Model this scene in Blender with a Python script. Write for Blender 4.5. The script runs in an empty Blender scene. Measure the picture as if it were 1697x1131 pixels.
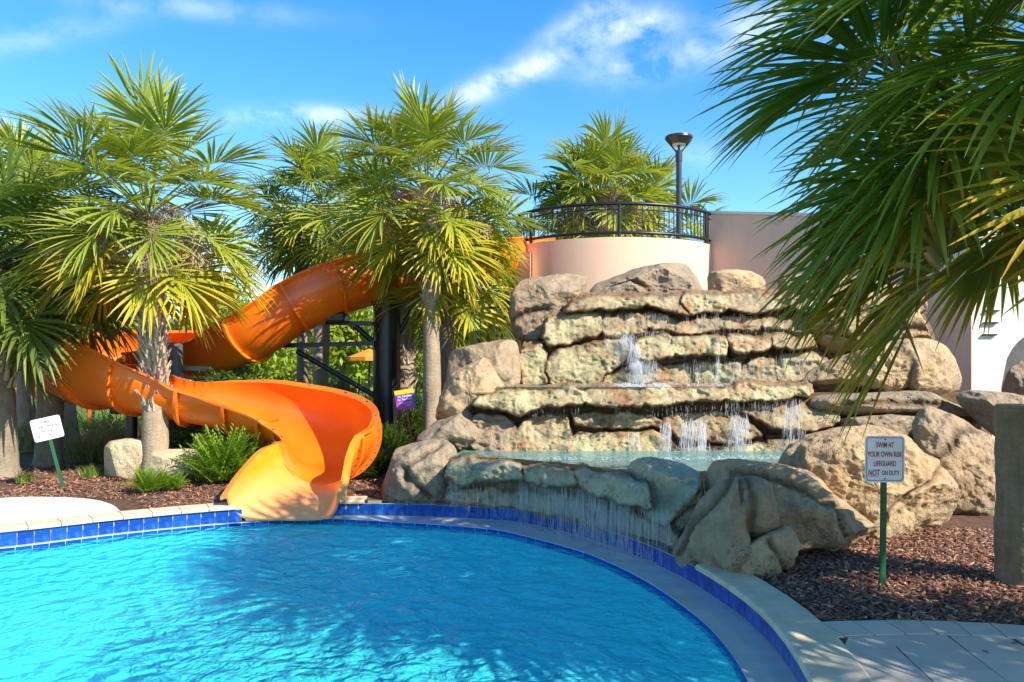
import bpy, math, random
import numpy as np
from mathutils import Vector, Matrix
random.seed(7)
rng = np.random.default_rng(7)
C = bpy.context.scene.collection
scene = bpy.context.scene

# ------------------------------------------------------------------ camera, sky, sun
F = 1320.0; CX = 848.5; HY = 605.0; EYE = 1.7
cam_d = bpy.data.cameras.new('camera'); cam = bpy.data.objects.new('camera', cam_d); C.objects.link(cam)
cam.location = (0, 0, EYE); cam.rotation_euler = (math.radians(90), 0, 0)
cam_d.sensor_width = 36; cam_d.lens = F / 1697 * 36; cam_d.shift_y = (HY - 565.5) / 1697
cam_d.clip_start = 0.05; cam_d.clip_end = 6000
scene.camera = cam

SUN_EL = math.radians(37)
to_sun = Vector((0.80, -0.60, 0)).normalized() * math.cos(SUN_EL) + Vector((0, 0, math.sin(SUN_EL)))
sun_d = bpy.data.lights.new('sun', 'SUN'); sun_d.energy = 4.0; sun_d.angle = math.radians(0.5); sun_d.color = (1.0, 0.93, 0.80)
sun = bpy.data.objects.new('sun', sun_d); C.objects.link(sun)
sun.rotation_euler = to_sun.to_track_quat('Z', 'Y').to_euler(); sun.location = to_sun * 50
scene.view_settings.view_transform = 'Standard'; scene.view_settings.look = 'None'
scene.view_settings.exposure = 1.17; scene.view_settings.gamma = 1

world = bpy.data.worlds.new('World'); scene.world = world; world.use_nodes = True
def build_world():
    nt = world.node_tree; N = nt.nodes; L = nt.links; N.clear()
    def n(t, **k):
        o = N.new(t)
        for a, b in k.items(): setattr(o, a, b)
        return o
    def m(op, a, b=None, clamp=False):
        o = n('ShaderNodeMath', operation=op, use_clamp=clamp)
        for i, v in enumerate((a, b)):
            if v is None: continue
            if hasattr(v, 'links'): L.new(v, o.inputs[i])
            else: o.inputs[i].default_value = v
        return o.outputs[0]
    sky = n('ShaderNodeTexSky', sky_type='NISHITA', sun_disc=False)
    sky.sun_elevation = SUN_EL; sky.sun_rotation = math.atan2(to_sun.x, to_sun.y)
    sky.air_density = 1.0; sky.dust_density = 0.1; sky.ozone_density = 2.6
    hs = n('ShaderNodeHueSaturation'); hs.inputs['Saturation'].default_value = 1.36; hs.inputs['Value'].default_value = .84
    hs.inputs['Hue'].default_value = 0.500
    L.new(sky.outputs[0], hs.inputs['Color'])
    tc = n('ShaderNodeTexCoord'); sp = n('ShaderNodeSeparateXYZ'); L.new(tc.outputs['Generated'], sp.inputs[0])
    x, y, z = sp.outputs
    # clouds live on a plane far overhead-ish: direction ratios
    ya = m('MAXIMUM', m('ABSOLUTE', y), 0.25)
    u = m('DIVIDE', x, ya); v = m('DIVIDE', z, ya)
    blobs = [  # px, py, rx, ry, tilt, strength
        (890, 108, 95, 17, -24, .8), (800, 142, 50, 16, -25, 0.6), (1045, 42, 58, 24, -5, .95), (1280, 35, 90, 36, -10, 0.6),
        (440, 192, 70, 14, -4, 0.6), (560, 192, 60, 12, 0, 0.6), (1030, 112, 60, 24, 0, 0.55), (1150, 90, 50, 20, -10, .55), (1150, 255, 40, 20, 0, .3),
        (980, 20, 90, 16, -30, .5), (60, 60, 120, 20, -10, 0.25), (300, 10, 160, 16, 5, 0.3)]
    tot = None
    sgn = m('GREATER_THAN', y, 0.0)
    for (px, py, rx, ry, tl, st) in blobs:
        cu, cv = (px - CX) / F, (HY - py) / F
        a = -math.radians(tl)
        du = m('SUBTRACT', u, cu); dv = m('SUBTRACT', v, cv)
        p = m('ADD', m('MULTIPLY', du, math.cos(a) * F / rx), m('MULTIPLY', dv, math.sin(a) * F / rx))
        q = m('ADD', m('MULTIPLY', du, -math.sin(a) * F / ry), m('MULTIPLY', dv, math.cos(a) * F / ry))
        r2 = m('ADD', m('MULTIPLY', p, p), m('MULTIPLY', q, q))
        g = m('MULTIPLY', m('EXPONENT', m('MULTIPLY', r2, -0.7)), st)
        g = m('MULTIPLY', g, sgn)
        tot = g if tot is None else m('ADD', tot, g)
    mp = n('ShaderNodeMapping'); mp.inputs['Scale'].default_value = (1.0, 1.0, 1.5); L.new(tc.outputs['Generated'], mp.inputs[0])
    no = n('ShaderNodeTexNoise'); no.inputs['Scale'].default_value = 15; no.inputs['Detail'].default_value = 8; no.inputs['Roughness'].default_value = 0.6
    no.inputs['Distortion'].default_value = 0.2
    L.new(mp.outputs[0], no.inputs['Vector'])
    no2 = n('ShaderNodeTexNoise'); no2.inputs['Scale'].default_value = 2.2; no2.inputs['Detail'].default_value = 6
    L.new(mp.outputs[0], no2.inputs['Vector'])
    wild = m('MULTIPLY', m('SUBTRACT', no2.outputs[0], 0.57), 3.0, True)
    wild = m('MULTIPLY', wild, m('GREATER_THAN', m('ABSOLUTE', u), 0.8))
    d = m('ADD', m('MULTIPLY', tot, m('MULTIPLY', m('SUBTRACT', no.outputs[0], 0.36), 3.6, True), True), wild, True)
    d = m('MULTIPLY', d, m('GREATER_THAN', z, 0.02))
    mix = n('ShaderNodeMix', data_type='RGBA'); L.new(m('MULTIPLY', d, 0.85), mix.inputs[0])
    L.new(hs.outputs[0], mix.inputs[6]); mix.inputs[7].default_value = (4.3, 4.6, 5.2, 1)
    bg = n('ShaderNodeBackground'); bg.inputs['Strength'].default_value = 0.15
    L.new(mix.outputs[2], bg.inputs[0])
    out = n('ShaderNodeOutputWorld'); L.new(bg.outputs[0], out.inputs[0])
build_world()

# ------------------------------------------------------------------ helpers
def W(px, py, z=0.0):
    Y = (EYE - z) * F / (py - HY); return ((px - CX) / F * Y, Y, z)
def V(px, py, Y): return ((px - CX) / F * Y, Y, EYE + (HY - py) / F * Y)

def mesh(name, Vt, Fc, mat=None, smooth=True, attrs=None):
    me = bpy.data.meshes.new(name)
    Vt = np.asarray(Vt, dtype=np.float32).reshape(-1, 3)
    if isinstance(Fc, np.ndarray) and Fc.ndim == 2:
        k = Fc.shape[1]; nf = len(Fc)
        me.vertices.add(len(Vt)); me.vertices.foreach_set('co', Vt.ravel())
        me.loops.add(nf * k); me.loops.foreach_set('vertex_index', Fc.astype(np.int32).ravel())
        me.polygons.add(nf); me.polygons.foreach_set('loop_start', np.arange(0, nf * k, k, dtype=np.int32))
        me.update(calc_edges=True); me.validate()
    else:
        me.from_pydata(Vt.tolist(), [], [list(map(int, f)) for f in Fc]); me.update()
    if smooth: me.polygons.foreach_set('use_smooth', np.ones(len(me.polygons), dtype=bool))
    if attrs:
        for a, val in attrs.items():
            at = me.attributes.new(a, 'FLOAT', 'POINT'); at.data.foreach_set('value', np.asarray(val, dtype=np.float32))
    if mat:
        for mm in (mat if isinstance(mat, (list, tuple)) else [mat]): me.materials.append(mm)
    return me

def thing(name, label, cat, loc=(0, 0, 0), group=None, rz=0):
    o = bpy.data.objects.new(name, None); C.objects.link(o); o.location = loc; o.rotation_euler = (0, 0, rz)
    o.empty_display_size = 0.2
    o['label'] = label; o['category'] = cat
    if group: o['group'] = group
    return o
def struct(name, me=None):
    o = bpy.data.objects.new(name, me); C.objects.link(o); o['kind'] = 'structure'; return o
def tag(o, label, cat, group=None):
    o['label'] = label; o['category'] = cat
    if group: o['group'] = group
    return o
def part(parent, name, me, world=True, kind=None, label=None):
    """me in world coordinates; parent's location is subtracted unless world is False"""
    o = bpy.data.objects.new(name, me); C.objects.link(o); o.parent = parent
    if world:
        p = parent; off = Vector((0, 0, 0))
        while p: off += Vector(p.location); p = p.parent
        o.location = -off
    if kind: o['kind'] = kind
    if label: o['label'] = label
    return o
def top(name, me, label, cat, loc=None, group=None):
    o = bpy.data.objects.new(name, me); C.objects.link(o)
    if loc is not None: o.location = loc
    return tag(o, label, cat, group)

class MB:
    def __init__(s): s.v = []; s.f = []
    def add(s, V_, F_):
        b = len(s.v); s.v += [tuple(map(float, p)) for p in V_]; s.f += [tuple(int(i) + b for i in f) for f in F_]; return s
    def box(s, c, size, rot=None, bev=0.0):
        x, y, z = (k / 2 for k in size); c = Vector(c)
        if bev > 0:
            pts = []
            b = min(bev, x * .9, y * .9, z * .9)
            for sx in (-1, 1):
                for sy in (-1, 1):
                    for sz in (-1, 1):
                        pts += [(sx * (x - b), sy * (y - b), sz * z), (sx * (x - b), sy * y, sz * (z - b)), (sx * x, sy * (y - b), sz * (z - b))]
            import bmesh
            bm = bmesh.new(); [bm.verts.new(p) for p in pts]; bmesh.ops.convex_hull(bm, input=bm.verts[:])
            bm.verts.index_update()
            vs = [v.co.copy() for v in bm.verts]; fs = [[v.index for v in f.verts] for f in bm.faces]; bm.free()
        else:
            vs = [Vector((sx * x, sy * y, sz * z)) for sx in (-1, 1) for sy in (-1, 1) for sz in (-1, 1)]
            fs = [(0, 1, 3, 2), (4, 6, 7, 5), (0, 4, 5, 1), (2, 3, 7, 6), (0, 2, 6, 4), (1, 5, 7, 3)]
        if rot is not None: vs = [rot @ v for v in vs]
        return s.add([v + c for v in vs], fs)
    def tube(s, pts, r, n=10, cap=True, sq=False):
        pts = [Vector(p) for p in pts]; rs = r if isinstance(r, (list, tuple)) else [r] * len(pts)
        vs = []; up = Vector((0, 0, 1))
        t0 = (pts[1] - pts[0]).normalized()
        a = t0.cross(up if abs(t0.z) < .95 else Vector((1, 0, 0))).normalized()
        for i, p in enumerate(pts):
            t = (pts[min(i + 1, len(pts) - 1)] - pts[max(i - 1, 0)]).normalized()
            a = (a - t * a.dot(t)).normalized(); b = t.cross(a)
            for k in range(n):
                w = 2 * math.pi * (k + (.5 if sq else 0)) / n
                vs.append(p + (a * math.cos(w) + b * math.sin(w)) * rs[i])
        fs = [(i * n + k, i * n + (k + 1) % n, (i + 1) * n + (k + 1) % n, (i + 1) * n + k) for i in range(len(pts) - 1) for k in range(n)]
        if cap: fs += [tuple(range(n))[::-1], tuple((len(pts) - 1) * n + k for k in range(n))]
        return s.add(vs, fs)
    def prism(s, poly, z0, z1):
        n = len(poly); vs = [(p[0], p[1], z0) for p in poly] + [(p[0], p[1], z1) for p in poly]
        fs = [tuple(range(n))[::-1], tuple(range(n, 2 * n))] + [(i, (i + 1) % n, n + (i + 1) % n, n + i) for i in range(n)]
        return s.add(vs, fs)
    def mesh(s, name, mat, smooth=False, auto=None):
        me = mesh(name, s.v, s.f, mat, smooth)
        if auto is not None:
            me.polygons.foreach_set('use_smooth', np.ones(len(me.polygons), dtype=bool))
            try: me.set_sharp_from_angle(angle=math.radians(auto))
            except Exception: pass
        return me

# numpy value noise
def _h(i, j, k, s):
    n = (i * 374761393 + j * 668265263 + k * 2147483647 + s * 1274126177) & 0xffffffff
    n = ((n ^ (n >> 13)) * 1274126177) & 0xffffffff
    n = ((n ^ (n >> 16)) * 2246822519) & 0xffffffff
    return ((n ^ (n >> 15)) & 0xffffff) / float(0xffffff)
def vnoise(P, s=0):
    P = np.asarray(P, float); i = np.floor(P).astype(np.int64); f = P - i; f = f * f * (3 - 2 * f)
    r = 0
    for a in (0, 1):
        for b in (0, 1):
            for c in (0, 1):
                w = (f[..., 0] if a else 1 - f[..., 0]) * (f[..., 1] if b else 1 - f[..., 1]) * (f[..., 2] if c else 1 - f[..., 2])
                r = r + w * _h(i[..., 0] + a, i[..., 1] + b, i[..., 2] + c, s)
    return r * 2 - 1
def fbm(P, o=4, s=0):
    r = 0; a = 1; P = np.asarray(P, float)
    for k in range(o): r = r + a * vnoise(P, s + k * 17); P = P * 2.03 + 5.3; a *= .5
    return r
def ridged(P, o=4, s=0):
    r = 0; a = 1; P = np.asarray(P, float)
    for k in range(o): r = r + a * (1 - 2 * np.abs(vnoise(P, s + k * 17))); P = P * 2.1 + 3.1; a *= .5
    return r

def catmull(pts, n, closed=True):
    P = np.array(pts, float); m = len(P); out = []
    cnt = m if closed else m - 1
    for i in range(cnt):
        if closed: p0, p1, p2, p3 = P[(i - 1) % m], P[i], P[(i + 1) % m], P[(i + 2) % m]
        else: p0, p1, p2, p3 = P[max(i - 1, 0)], P[i], P[i + 1], P[min(i + 2, m - 1)]
        for k in range(n):
            t = k / n
            out.append(.5 * ((2 * p1) + (-p0 + p2) * t + (2 * p0 - 5 * p1 + 4 * p2 - p3) * t * t + (-p0 + 3 * p1 - 3 * p2 + p3) * t ** 3))
    if not closed: out.append(P[-1])
    return np.array(out)
def resample(P, step, closed=True):
    Q = np.vstack([P, P[:1]]) if closed else P
    d = np.r_[0, np.cumsum(np.linalg.norm(np.diff(Q, axis=0), axis=1))]
    n = max(2, int(round(d[-1] / step))); t = np.linspace(0, d[-1], n + 1)
    if closed: t = t[:-1]
    return np.stack([np.interp(t, d, Q[:, k]) for k in range(Q.shape[1])], 1)

# ------------------------------------------------------------------ materials
class NT:
    def __init__(s, name):
        s.m = bpy.data.materials.new(name); s.m.use_nodes = True; s.t = s.m.node_tree; s.t.nodes.clear()
        s.out = s.n('ShaderNodeOutputMaterial')
    def n(s, t, **k):
        o = s.t.nodes.new(t)
        for a, b in k.items(): setattr(o, a, b)
        return o
    def l(s, a, b): s.t.links.new(a, b)
    def put(s, sock, v):
        if hasattr(v, 'links'): s.l(v, sock)
        else: sock.default_value = v
    def math(s, op, a, b=0.0, clamp=False):
        o = s.n('ShaderNodeMath', operation=op, use_clamp=clamp); s.put(o.inputs[0], a); s.put(o.inputs[1], b); return o.outputs[0]
    def mix(s, f, a, b, mode='MIX'):
        o = s.n('ShaderNodeMix', data_type='RGBA', blend_type=mode); s.put(o.inputs[0], f)
        s.put(o.inputs[6], a if hasattr(a, 'links') else (*a[:3], 1)); s.put(o.inputs[7], b if hasattr(b, 'links') else (*b[:3], 1)); return o.outputs[2]
    def noise(s, scale, detail=4, rough=.55, vec=None, dist=0, stretch=None):
        o = s.n('ShaderNodeTexNoise'); o.inputs['Scale'].default_value = scale; o.inputs['Detail'].default_value = detail
        o.inputs['Roughness'].default_value = rough; o.inputs['Distortion'].default_value = dist
        if vec is None: vec = s.coord()
        if stretch:
            mp = s.n('ShaderNodeMapping'); mp.inputs['Scale'].default_value = stretch; s.l(vec, mp.inputs[0]); vec = mp.outputs[0]
        s.l(vec, o.inputs['Vector']); return o.outputs[0]
    def vor(s, scale, feature='F1', rand=1.0, vec=None, out=0):
        o = s.n('ShaderNodeTexVoronoi', feature=feature); o.inputs['Scale'].default_value = scale; o.inputs['Randomness'].default_value = rand
        s.l(vec or s.coord(), o.inputs['Vector']); return o.outputs[out]
    def coord(s, which='Object'):
        if not hasattr(s, '_c'): s._c = s.n('ShaderNodeTexCoord')
        return s._c.outputs[which]
    def ramp(s, f, a, b):
        o = s.n('ShaderNodeMapRange', clamp=True); s.put(o.inputs[0], f); o.inputs[1].default_value = a; o.inputs[2].default_value = b; return o.outputs[0]
    def attr(s, name):
        o = s.n('ShaderNodeAttribute', attribute_name=name); return o.outputs['Fac']
    def rnd(s): return s.n('ShaderNodeObjectInfo').outputs['Random']
    def bump(s, h, strength=.5, dist=.02, prev=None):
        o = s.n('ShaderNodeBump'); o.inputs['Strength'].default_value = strength; o.inputs['Distance'].default_value = dist
        s.put(o.inputs['Height'], h)
        if prev is not None: s.l(prev, o.inputs['Normal'])
        return o.outputs[0]
    def pbr(s, col, rough=.6, normal=None, metal=0, spec=.5, coat=0, emit=None):
        o = s.n('ShaderNodeBsdfPrincipled'); s.put(o.inputs['Base Color'], col if hasattr(col, 'links') else (*col[:3], 1)); s.put(o.inputs['Roughness'], rough)
        o.inputs['Metallic'].default_value = metal; o.inputs['Specular IOR Level'].default_value = spec; o.inputs['Coat Weight'].default_value = coat
        if normal is not None: s.l(normal, o.inputs['Normal'])
        s.l(o.outputs[0], s.out.inputs[0]); s.p = o; return o
def simple(name, col, rough=.6, var=.12, scale=8, bump=.15, bdist=.005, metal=0, coat=0, spec=.5):
    t = NT(name); n1 = t.noise(scale, 5); n2 = t.noise(scale * 9, 3)
    dark = tuple(c * (1 - var * 1.6) for c in col); lite = tuple(min(1, c * (1 + var)) for c in col)
    c = t.mix(t.ramp(n1, .3, .7), dark, lite)
    t.pbr(c, t.math('ADD', t.math('MULTIPLY', n1, .15), rough - .07), t.bump(n2, bump, bdist), metal, spec, coat); return t.m

def rock_mat(name, base, second, dark, rust=.3, algae=0.0, wet=0.0, cream=0.0, strat=False):
    t = NT(name); co = t.coord()
    n1 = t.noise(1.9, 7, .65, dist=.5); n2 = t.noise(5, 8, .68); n3 = t.noise(24, 5, .65); n4 = t.noise(3.1, 5, .6, dist=1.5, stretch=(1, 1, .35))
    c = t.mix(t.ramp(n1, .35, .66), base, second)
    c = t.mix(t.math('MULTIPLY', t.ramp(n2, .5, .72), .6), c, dark)
    if cream: c = t.mix(t.math('MULTIPLY', t.ramp(t.noise(2.7, 6, .6), .42, .62), cream), c, (.64, .51, .28))
    if rust: c = t.mix(t.math('MULTIPLY', t.ramp(n4, .54, .68), rust), c, (.36, .13, .03))
    if algae: c = t.mix(t.math('MULTIPLY', t.ramp(t.noise(2.2, 6, .65, dist=.8), .38, .62), algae), c, (.22, .40, .32))
    c = t.mix(t.math('MULTIPLY', t.ramp(n3, .52, .75), .35), c, tuple(k * .45 for k in base))
    c = t.mix(t.math('MULTIPLY', t.ramp(n3, .45, .25), .3), c, tuple(min(.7, k * 1.4) for k in base))
    cr = t.attr('crack')
    c = t.mix(t.math('MULTIPLY', cr, .78, True), c, (.075, .04, .02) if not wet else (.20, .09, .035))
    # pores of the cast rockwork
    v = t.vor(34); pz = t.ramp(t.noise(2.6, 4), .48, .6)
    pit = t.math('MULTIPLY', t.ramp(v, .32, .12), pz)
    v2 = t.vor(70); pit2 = t.math('MULTIPLY', t.ramp(v2, .3, .1), t.ramp(t.noise(6, 3), .45, .6))
    h = t.math('SUBTRACT', t.math('ADD', t.math('MULTIPLY', n2, 1.2), t.math('MULTIPLY', n3, .5)), t.math('ADD', t.math('MULTIPLY', pit, .8), t.math('MULTIPLY', pit2, .35)))
    nb = t.bump(h, 1.0, .04)
    if strat: nb = t.bump(t.noise(14, 5, .6, stretch=(.5, .5, 2.2)), .5, .03, nb)
    r = t.math('SUBTRACT', .85, t.math('MULTIPLY', t.ramp(n1, .4, .6), wet * .55)) if wet else .85
    t.pbr(c, r, nb, 0, .5 if wet else .3); return t.m

M = {}
M['rock_dry'] = rock_mat('rock_dry', (.42, .29, .165), (.31, .235, .16), (.17, .125, .085), rust=.25)
M['rock_tan'] = rock_mat('rock_tan', (.52, .36, .19), (.36, .27, .17), (.17, .125, .08), rust=.35)
M['rock_grey'] = rock_mat('rock_grey', (.29, .23, .16), (.38, .28, .18), (.12, .09, .065), rust=.3)
M['rock_wet'] = rock_mat('rock_wet', (.40, .31, .17), (.25, .19, .11), (.10, .085, .045), rust=.8, wet=.8, cream=.45, strat=True)
M['rock_cream'] = rock_mat('rock_cream', (.48, .41, .22), (.33, .28, .14), (.15, .11, .055), rust=.8, wet=.6, cream=.6, strat=True)
M['rock_teal'] = rock_mat('rock_teal', (.52, .43, .25), (.38, .34, .21), (.15, .14, .10), rust=.55, algae=.22, wet=.7, cream=.5)
M['rock_core'] = rock_mat('rock_core', (.16, .075, .03), (.10, .06, .035), (.06, .035, .02), rust=.5, wet=.5)
M['stone_pale'] = rock_mat('stone_pale', (.62, .50, .31), (.56, .44, .27), (.45, .33, .19), rust=.15)

def orange_mat(name, col, col2):
    t = NT(name); n1 = t.noise(1.1, 4, .5, dist=.4); n2 = t.noise(60, 2)
    st = t.noise(2.5, 6, .7, stretch=(1, 1, .4))
    c = t.mix(t.ramp(n1, .35, .7), col, col2)
    c = t.mix(t.math('MULTIPLY', t.ramp(st, .62, .8), .25), c, (.72, .36, .12))
    c = t.mix(t.math('MULTIPLY', t.ramp(t.noise(9, 8, .75, dist=.6), .60, .78), .35), c, (.45, .12, .012))
    p = t.pbr(c, t.math('ADD', .22, t.math('MULTIPLY', st, .3)), t.bump(t.noise(7, 3), .12, .01), 0, .5, .2)
    return t.m
M['orange'] = orange_mat('slide_orange', (.90, .155, .005), (.93, .21, .008))
def exit_mat():
    t = NT('slide_exit'); sp = t.n('ShaderNodeSeparateXYZ'); g = t.n('ShaderNodeNewGeometry'); t.l(g.outputs['Position'], sp.inputs[0])
    n1 = t.noise(2.3, 5, .6, dist=1.0)
    # paler, less saturated orange towards the bottom, strongest by the waterline
    f = t.math('MULTIPLY', t.ramp(t.math('ADD', sp.outputs[2], t.math('MULTIPLY', n1, .5)), .62, .1), .75)
    f2 = t.math('MULTIPLY', t.ramp(n1, .5, .75), .3)
    c = t.mix(f2, (.92, .27, .012), (.95, .48, .10))
    c = t.mix(f, c, (.80, .46, .22))
    t.pbr(c, .25, t.bump(t.noise(7, 3), .12, .01), 0, .5, .25); return t.m
M['exit'] = exit_mat()
M['black_paint'] = simple('black_paint', (.012, .012, .014), .35, bump=.05)
M['grey_paint'] = simple('grey_paint', (.10, .10, .10), .5, bump=.05)
M['lamp_grey'] = simple('lamp_grey', (.03, .032, .035), .35, bump=.03)
M['lens'] = simple('lamp_lens', (.75, .72, .62), .3)
def stucco(name, col, streak):
    t = NT(name); n1 = t.noise(1.6, 5, .6); st = t.noise(3.2, 6, .7, stretch=(1, 1, .10)); g = t.noise(70, 4, .7)
    c = t.mix(t.math('MULTIPLY', t.ramp(st, .50, .75), .35), col, streak); c = t.mix(t.math('MULTIPLY', t.ramp(n1, .45, .7), .25), c, tuple(k * .82 for k in col))
    t.pbr(c, .9, t.bump(g, .5, .008), 0, .2); return t.m
M['pink'] = stucco('pink_stucco', (.82, .54, .38), (.60, .40, .29))
M['white_wall'] = stucco('white_stucco', (.82, .76, .66), (.6, .55, .46))
M['coping'] = simple('coping_stone', (.64, .53, .35), .75, var=.10, scale=6, bump=.35, bdist=.004)
M['deck_pad'] = simple('deck_pad', (.72, .66, .55), .85, var=.05, scale=4, bump=.3, bdist=.003)
M['dark_gap'] = simple('joint_sand', (.09, .075, .055), .9)
M['plaster'] = simple('pool_plaster', (.42, .84, .88), .7, var=.05, scale=3)
M['grout'] = simple('grout', (.45, .52, .6), .8)
M['ledge'] = simple('wet_ledge', (.60, .60, .52), .12, var=.10, scale=5, bump=.25, bdist=.006)
M['white_al'] = simple('white_aluminium', (.82, .82, .84), .35, var=.03)
M['blue_ink'] = simple('blue_ink', (.03, .06, .30), .4, var=.02)
M['red_ink'] = simple('red_ink', (.42, .02, .02), .4, var=.02)
M['green_paint'] = simple('green_paint', (.015, .10, .04), .35, var=.1)
M['wood'] = simple('stake_wood', (.30, .14, .07), .7)
M['purple'] = simple('purple_print', (.13, .03, .32), .45, var=.05)
M['magenta'] = simple('magenta_print', (.40, .07, .38), .45, var=.1)
M['yellow'] = simple('yellow_print', (.85, .52, .02), .45, var=.05)
M['pale_print'] = simple('pale_print', (.70, .50, .75), .5, var=.02)
M['red_plastic'] = simple('red_plastic', (.80, .07, .02), .35)
M['blue_plastic'] = simple('blue_plastic', (.03, .08, .55), .35)
M['yellow_plastic'] = simple('yellow_plastic', (.85, .65, .02), .35)
M['parasol'] = simple('parasol_orange', (.85, .25, .02), .8)
M['umber_roof'] = simple('umber_roof', (.22, .12, .08), .85)

def tile_mat(name, a, b):
    t = NT(name); r = t.rnd(); n = t.noise(14, 4, .6)
    c = t.mix(r, a, b); c = t.mix(t.math('MULTIPLY', t.ramp(n, .5, .7), .35), c, (.06, .22, .60))
    t.pbr(c, .2, t.bump(n, .1, .002), 0, .25); return t.m
M['tile'] = tile_mat('blue_tile', (.006, .045, .27), (.012, .085, .40))
def paver_mat():
    t = NT('paver'); r = t.rnd(); n = t.noise(5, 6, .6); n2 = t.noise(55, 3)
    c = t.mix(r, (.54, .455, .36), (.66, .57, .45)); c = t.mix(t.math('MULTIPLY', t.ramp(n, .45, .75), .3), c, (.36, .31, .25))
    c = t.mix(t.math('MULTIPLY', t.ramp(t.noise(1.7, 3), .66, .78), .4), c, (.45, .27, .10))
    t.pbr(c, .8, t.bump(n2, .4, .003)); return t.m
M['paver'] = paver_mat()
def mulch_mat():
    t = NT('mulch_soil'); n = t.noise(9, 6, .7); v = t.vor(28, out=1)
    c = t.mix(t.ramp(n, .3, .7), (.07, .032, .018), (.22, .11, .06)); c = t.mix(.35, c, v, 'MULTIPLY')
    t.pbr(c, .9, t.bump(t.noise(30, 5, .7), 1.0, .03)); return t.m
M['mulch'] = mulch_mat()
def chip_mat():
    t = NT('bark_chip'); n = t.noise(7, 4, .7); n2 = t.noise(37, 3, .7); g = t.n('ShaderNodeNewGeometry')
    r = g.outputs['Random Per Island']
    c = t.mix(r, (.11, .045, .028), (.40, .18, .10)); c = t.mix(t.ramp(r, .78, .98), c, (.50, .31, .20)); c = t.mix(t.math('MULTIPLY', t.ramp(n2, .5, .7), .4), c, (.12, .06, .035))
    t.pbr(c, .75, t.bump(n2, .5, .004)); return t.m
M['chip'] = chip_mat()
def lawn_mat():
    t = NT('lawn'); n = t.noise(.7, 6, .65); n2 = t.noise(25, 3)
    c = t.mix(t.ramp(n, .35, .65), (.06, .12, .02), (.13, .20, .035)); t.pbr(c, .9, t.bump(n2, .8, .04)); return t.m
M['lawn'] = lawn_mat()

def leaf_mat(name, a, b, tip, tipamt, transl=.35, rough=.38, tip0=.55):
    t = NT(name); r = t.rnd(); n = t.noise(3, 4, .6)
    c = t.mix(t.math('MULTIPLY', t.math('ADD', r, n), .5), a, b)
    tt = t.attr('tip'); c = t.mix(t.math('MULTIPLY', t.ramp(t.math('ADD', tt, t.math('MULTIPLY', t.math('SUBTRACT', n, .5), .6)), tip0, 1.0), tipamt), c, tip)
    p = t.pbr(c, rough, None, 0, .45)
    tr = t.n('ShaderNodeBsdfTranslucent'); c2 = t.mix(.35, c, (.42, .50, .02)); t.l(c2, tr.inputs[0])
    mx = t.n('ShaderNodeMixShader'); mx.inputs[0].default_value = transl
    t.l(p.outputs[0], mx.inputs[1]); t.l(tr.outputs[0], mx.inputs[2]); t.l(mx.outputs[0], t.out.inputs[0]); return t.m
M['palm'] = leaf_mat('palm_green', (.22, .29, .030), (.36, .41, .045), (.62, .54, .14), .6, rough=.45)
M['palm_low'] = leaf_mat('palm_yellowing', (.26, .33, .025), (.42, .44, .035), (.68, .46, .04), .8, tip0=.35, rough=.45)
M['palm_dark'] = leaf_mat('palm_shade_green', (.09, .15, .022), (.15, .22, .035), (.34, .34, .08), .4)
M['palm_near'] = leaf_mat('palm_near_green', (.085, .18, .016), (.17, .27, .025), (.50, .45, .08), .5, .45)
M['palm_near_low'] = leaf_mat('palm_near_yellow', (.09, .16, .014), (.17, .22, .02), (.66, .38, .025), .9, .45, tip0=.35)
M['palm_dead'] = leaf_mat('palm_dead', (.25, .14, .05), (.36, .22, .09), (.42, .28, .13), .5, .2)
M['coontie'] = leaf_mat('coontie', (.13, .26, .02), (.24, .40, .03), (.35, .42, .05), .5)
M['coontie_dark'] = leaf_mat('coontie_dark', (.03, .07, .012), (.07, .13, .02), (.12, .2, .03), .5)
M['podo'] = leaf_mat('podocarpus', (.05, .10, .015), (.10, .18, .025), (.3, .36, .04), .5)
M['grass'] = leaf_mat('tan_grass', (.10, .15, .03), (.28, .22, .08), (.48, .30, .14), .9, tip0=.2)
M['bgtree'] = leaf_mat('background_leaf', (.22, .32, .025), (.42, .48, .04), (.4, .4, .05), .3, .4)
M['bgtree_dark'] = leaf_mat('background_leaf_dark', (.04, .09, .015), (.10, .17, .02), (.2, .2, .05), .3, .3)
M['stalk'] = simple('dry_flower_stalk', (.46, .33, .22), .8, var=.3)
def trunk_mat(name, a, b):
    t = NT(name); n = t.noise(7, 6, .7); w = t.n('ShaderNodeTexWave', wave_type='BANDS', bands_direction='Z'); w.inputs['Scale'].default_value = 5; w.inputs['Distortion'].default_value = 9
    w.inputs['Detail'].default_value = 4; w.inputs['Detail Scale'].default_value = 3; t.l(t.coord(), w.inputs['Vector'])
    fib = t.noise(22, 4, .7, stretch=(1, 1, .12))
    c = t.mix(t.ramp(n, .3, .7), a, b); c = t.mix(t.math('MULTIPLY', t.ramp(fib, .5, .7), .35), c, tuple(k * .45 for k in a)); c = t.mix(t.math('MULTIPLY', w.outputs['Fac'], .22), c, tuple(k * .5 for k in b))
    nb = t.bump(w.outputs['Fac'], .25, .015); nb = t.bump(fib, .6, .01, nb); t.pbr(c, .9, nb, 0, .2); return t.m
M['trunk'] = trunk_mat('palm_trunk', (.30, .22, .14), (.44, .35, .25))
M['trunk_grey'] = trunk_mat('palm_trunk_grey', (.20, .16, .11), (.32, .26, .19))
M['boot'] = trunk_mat('palm_leaf_base', (.42, .34, .24), (.58, .49, .36))
M['boot_dark'] = trunk_mat('palm_leaf_base_brown', (.26, .15, .07), (.40, .25, .12))
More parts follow.
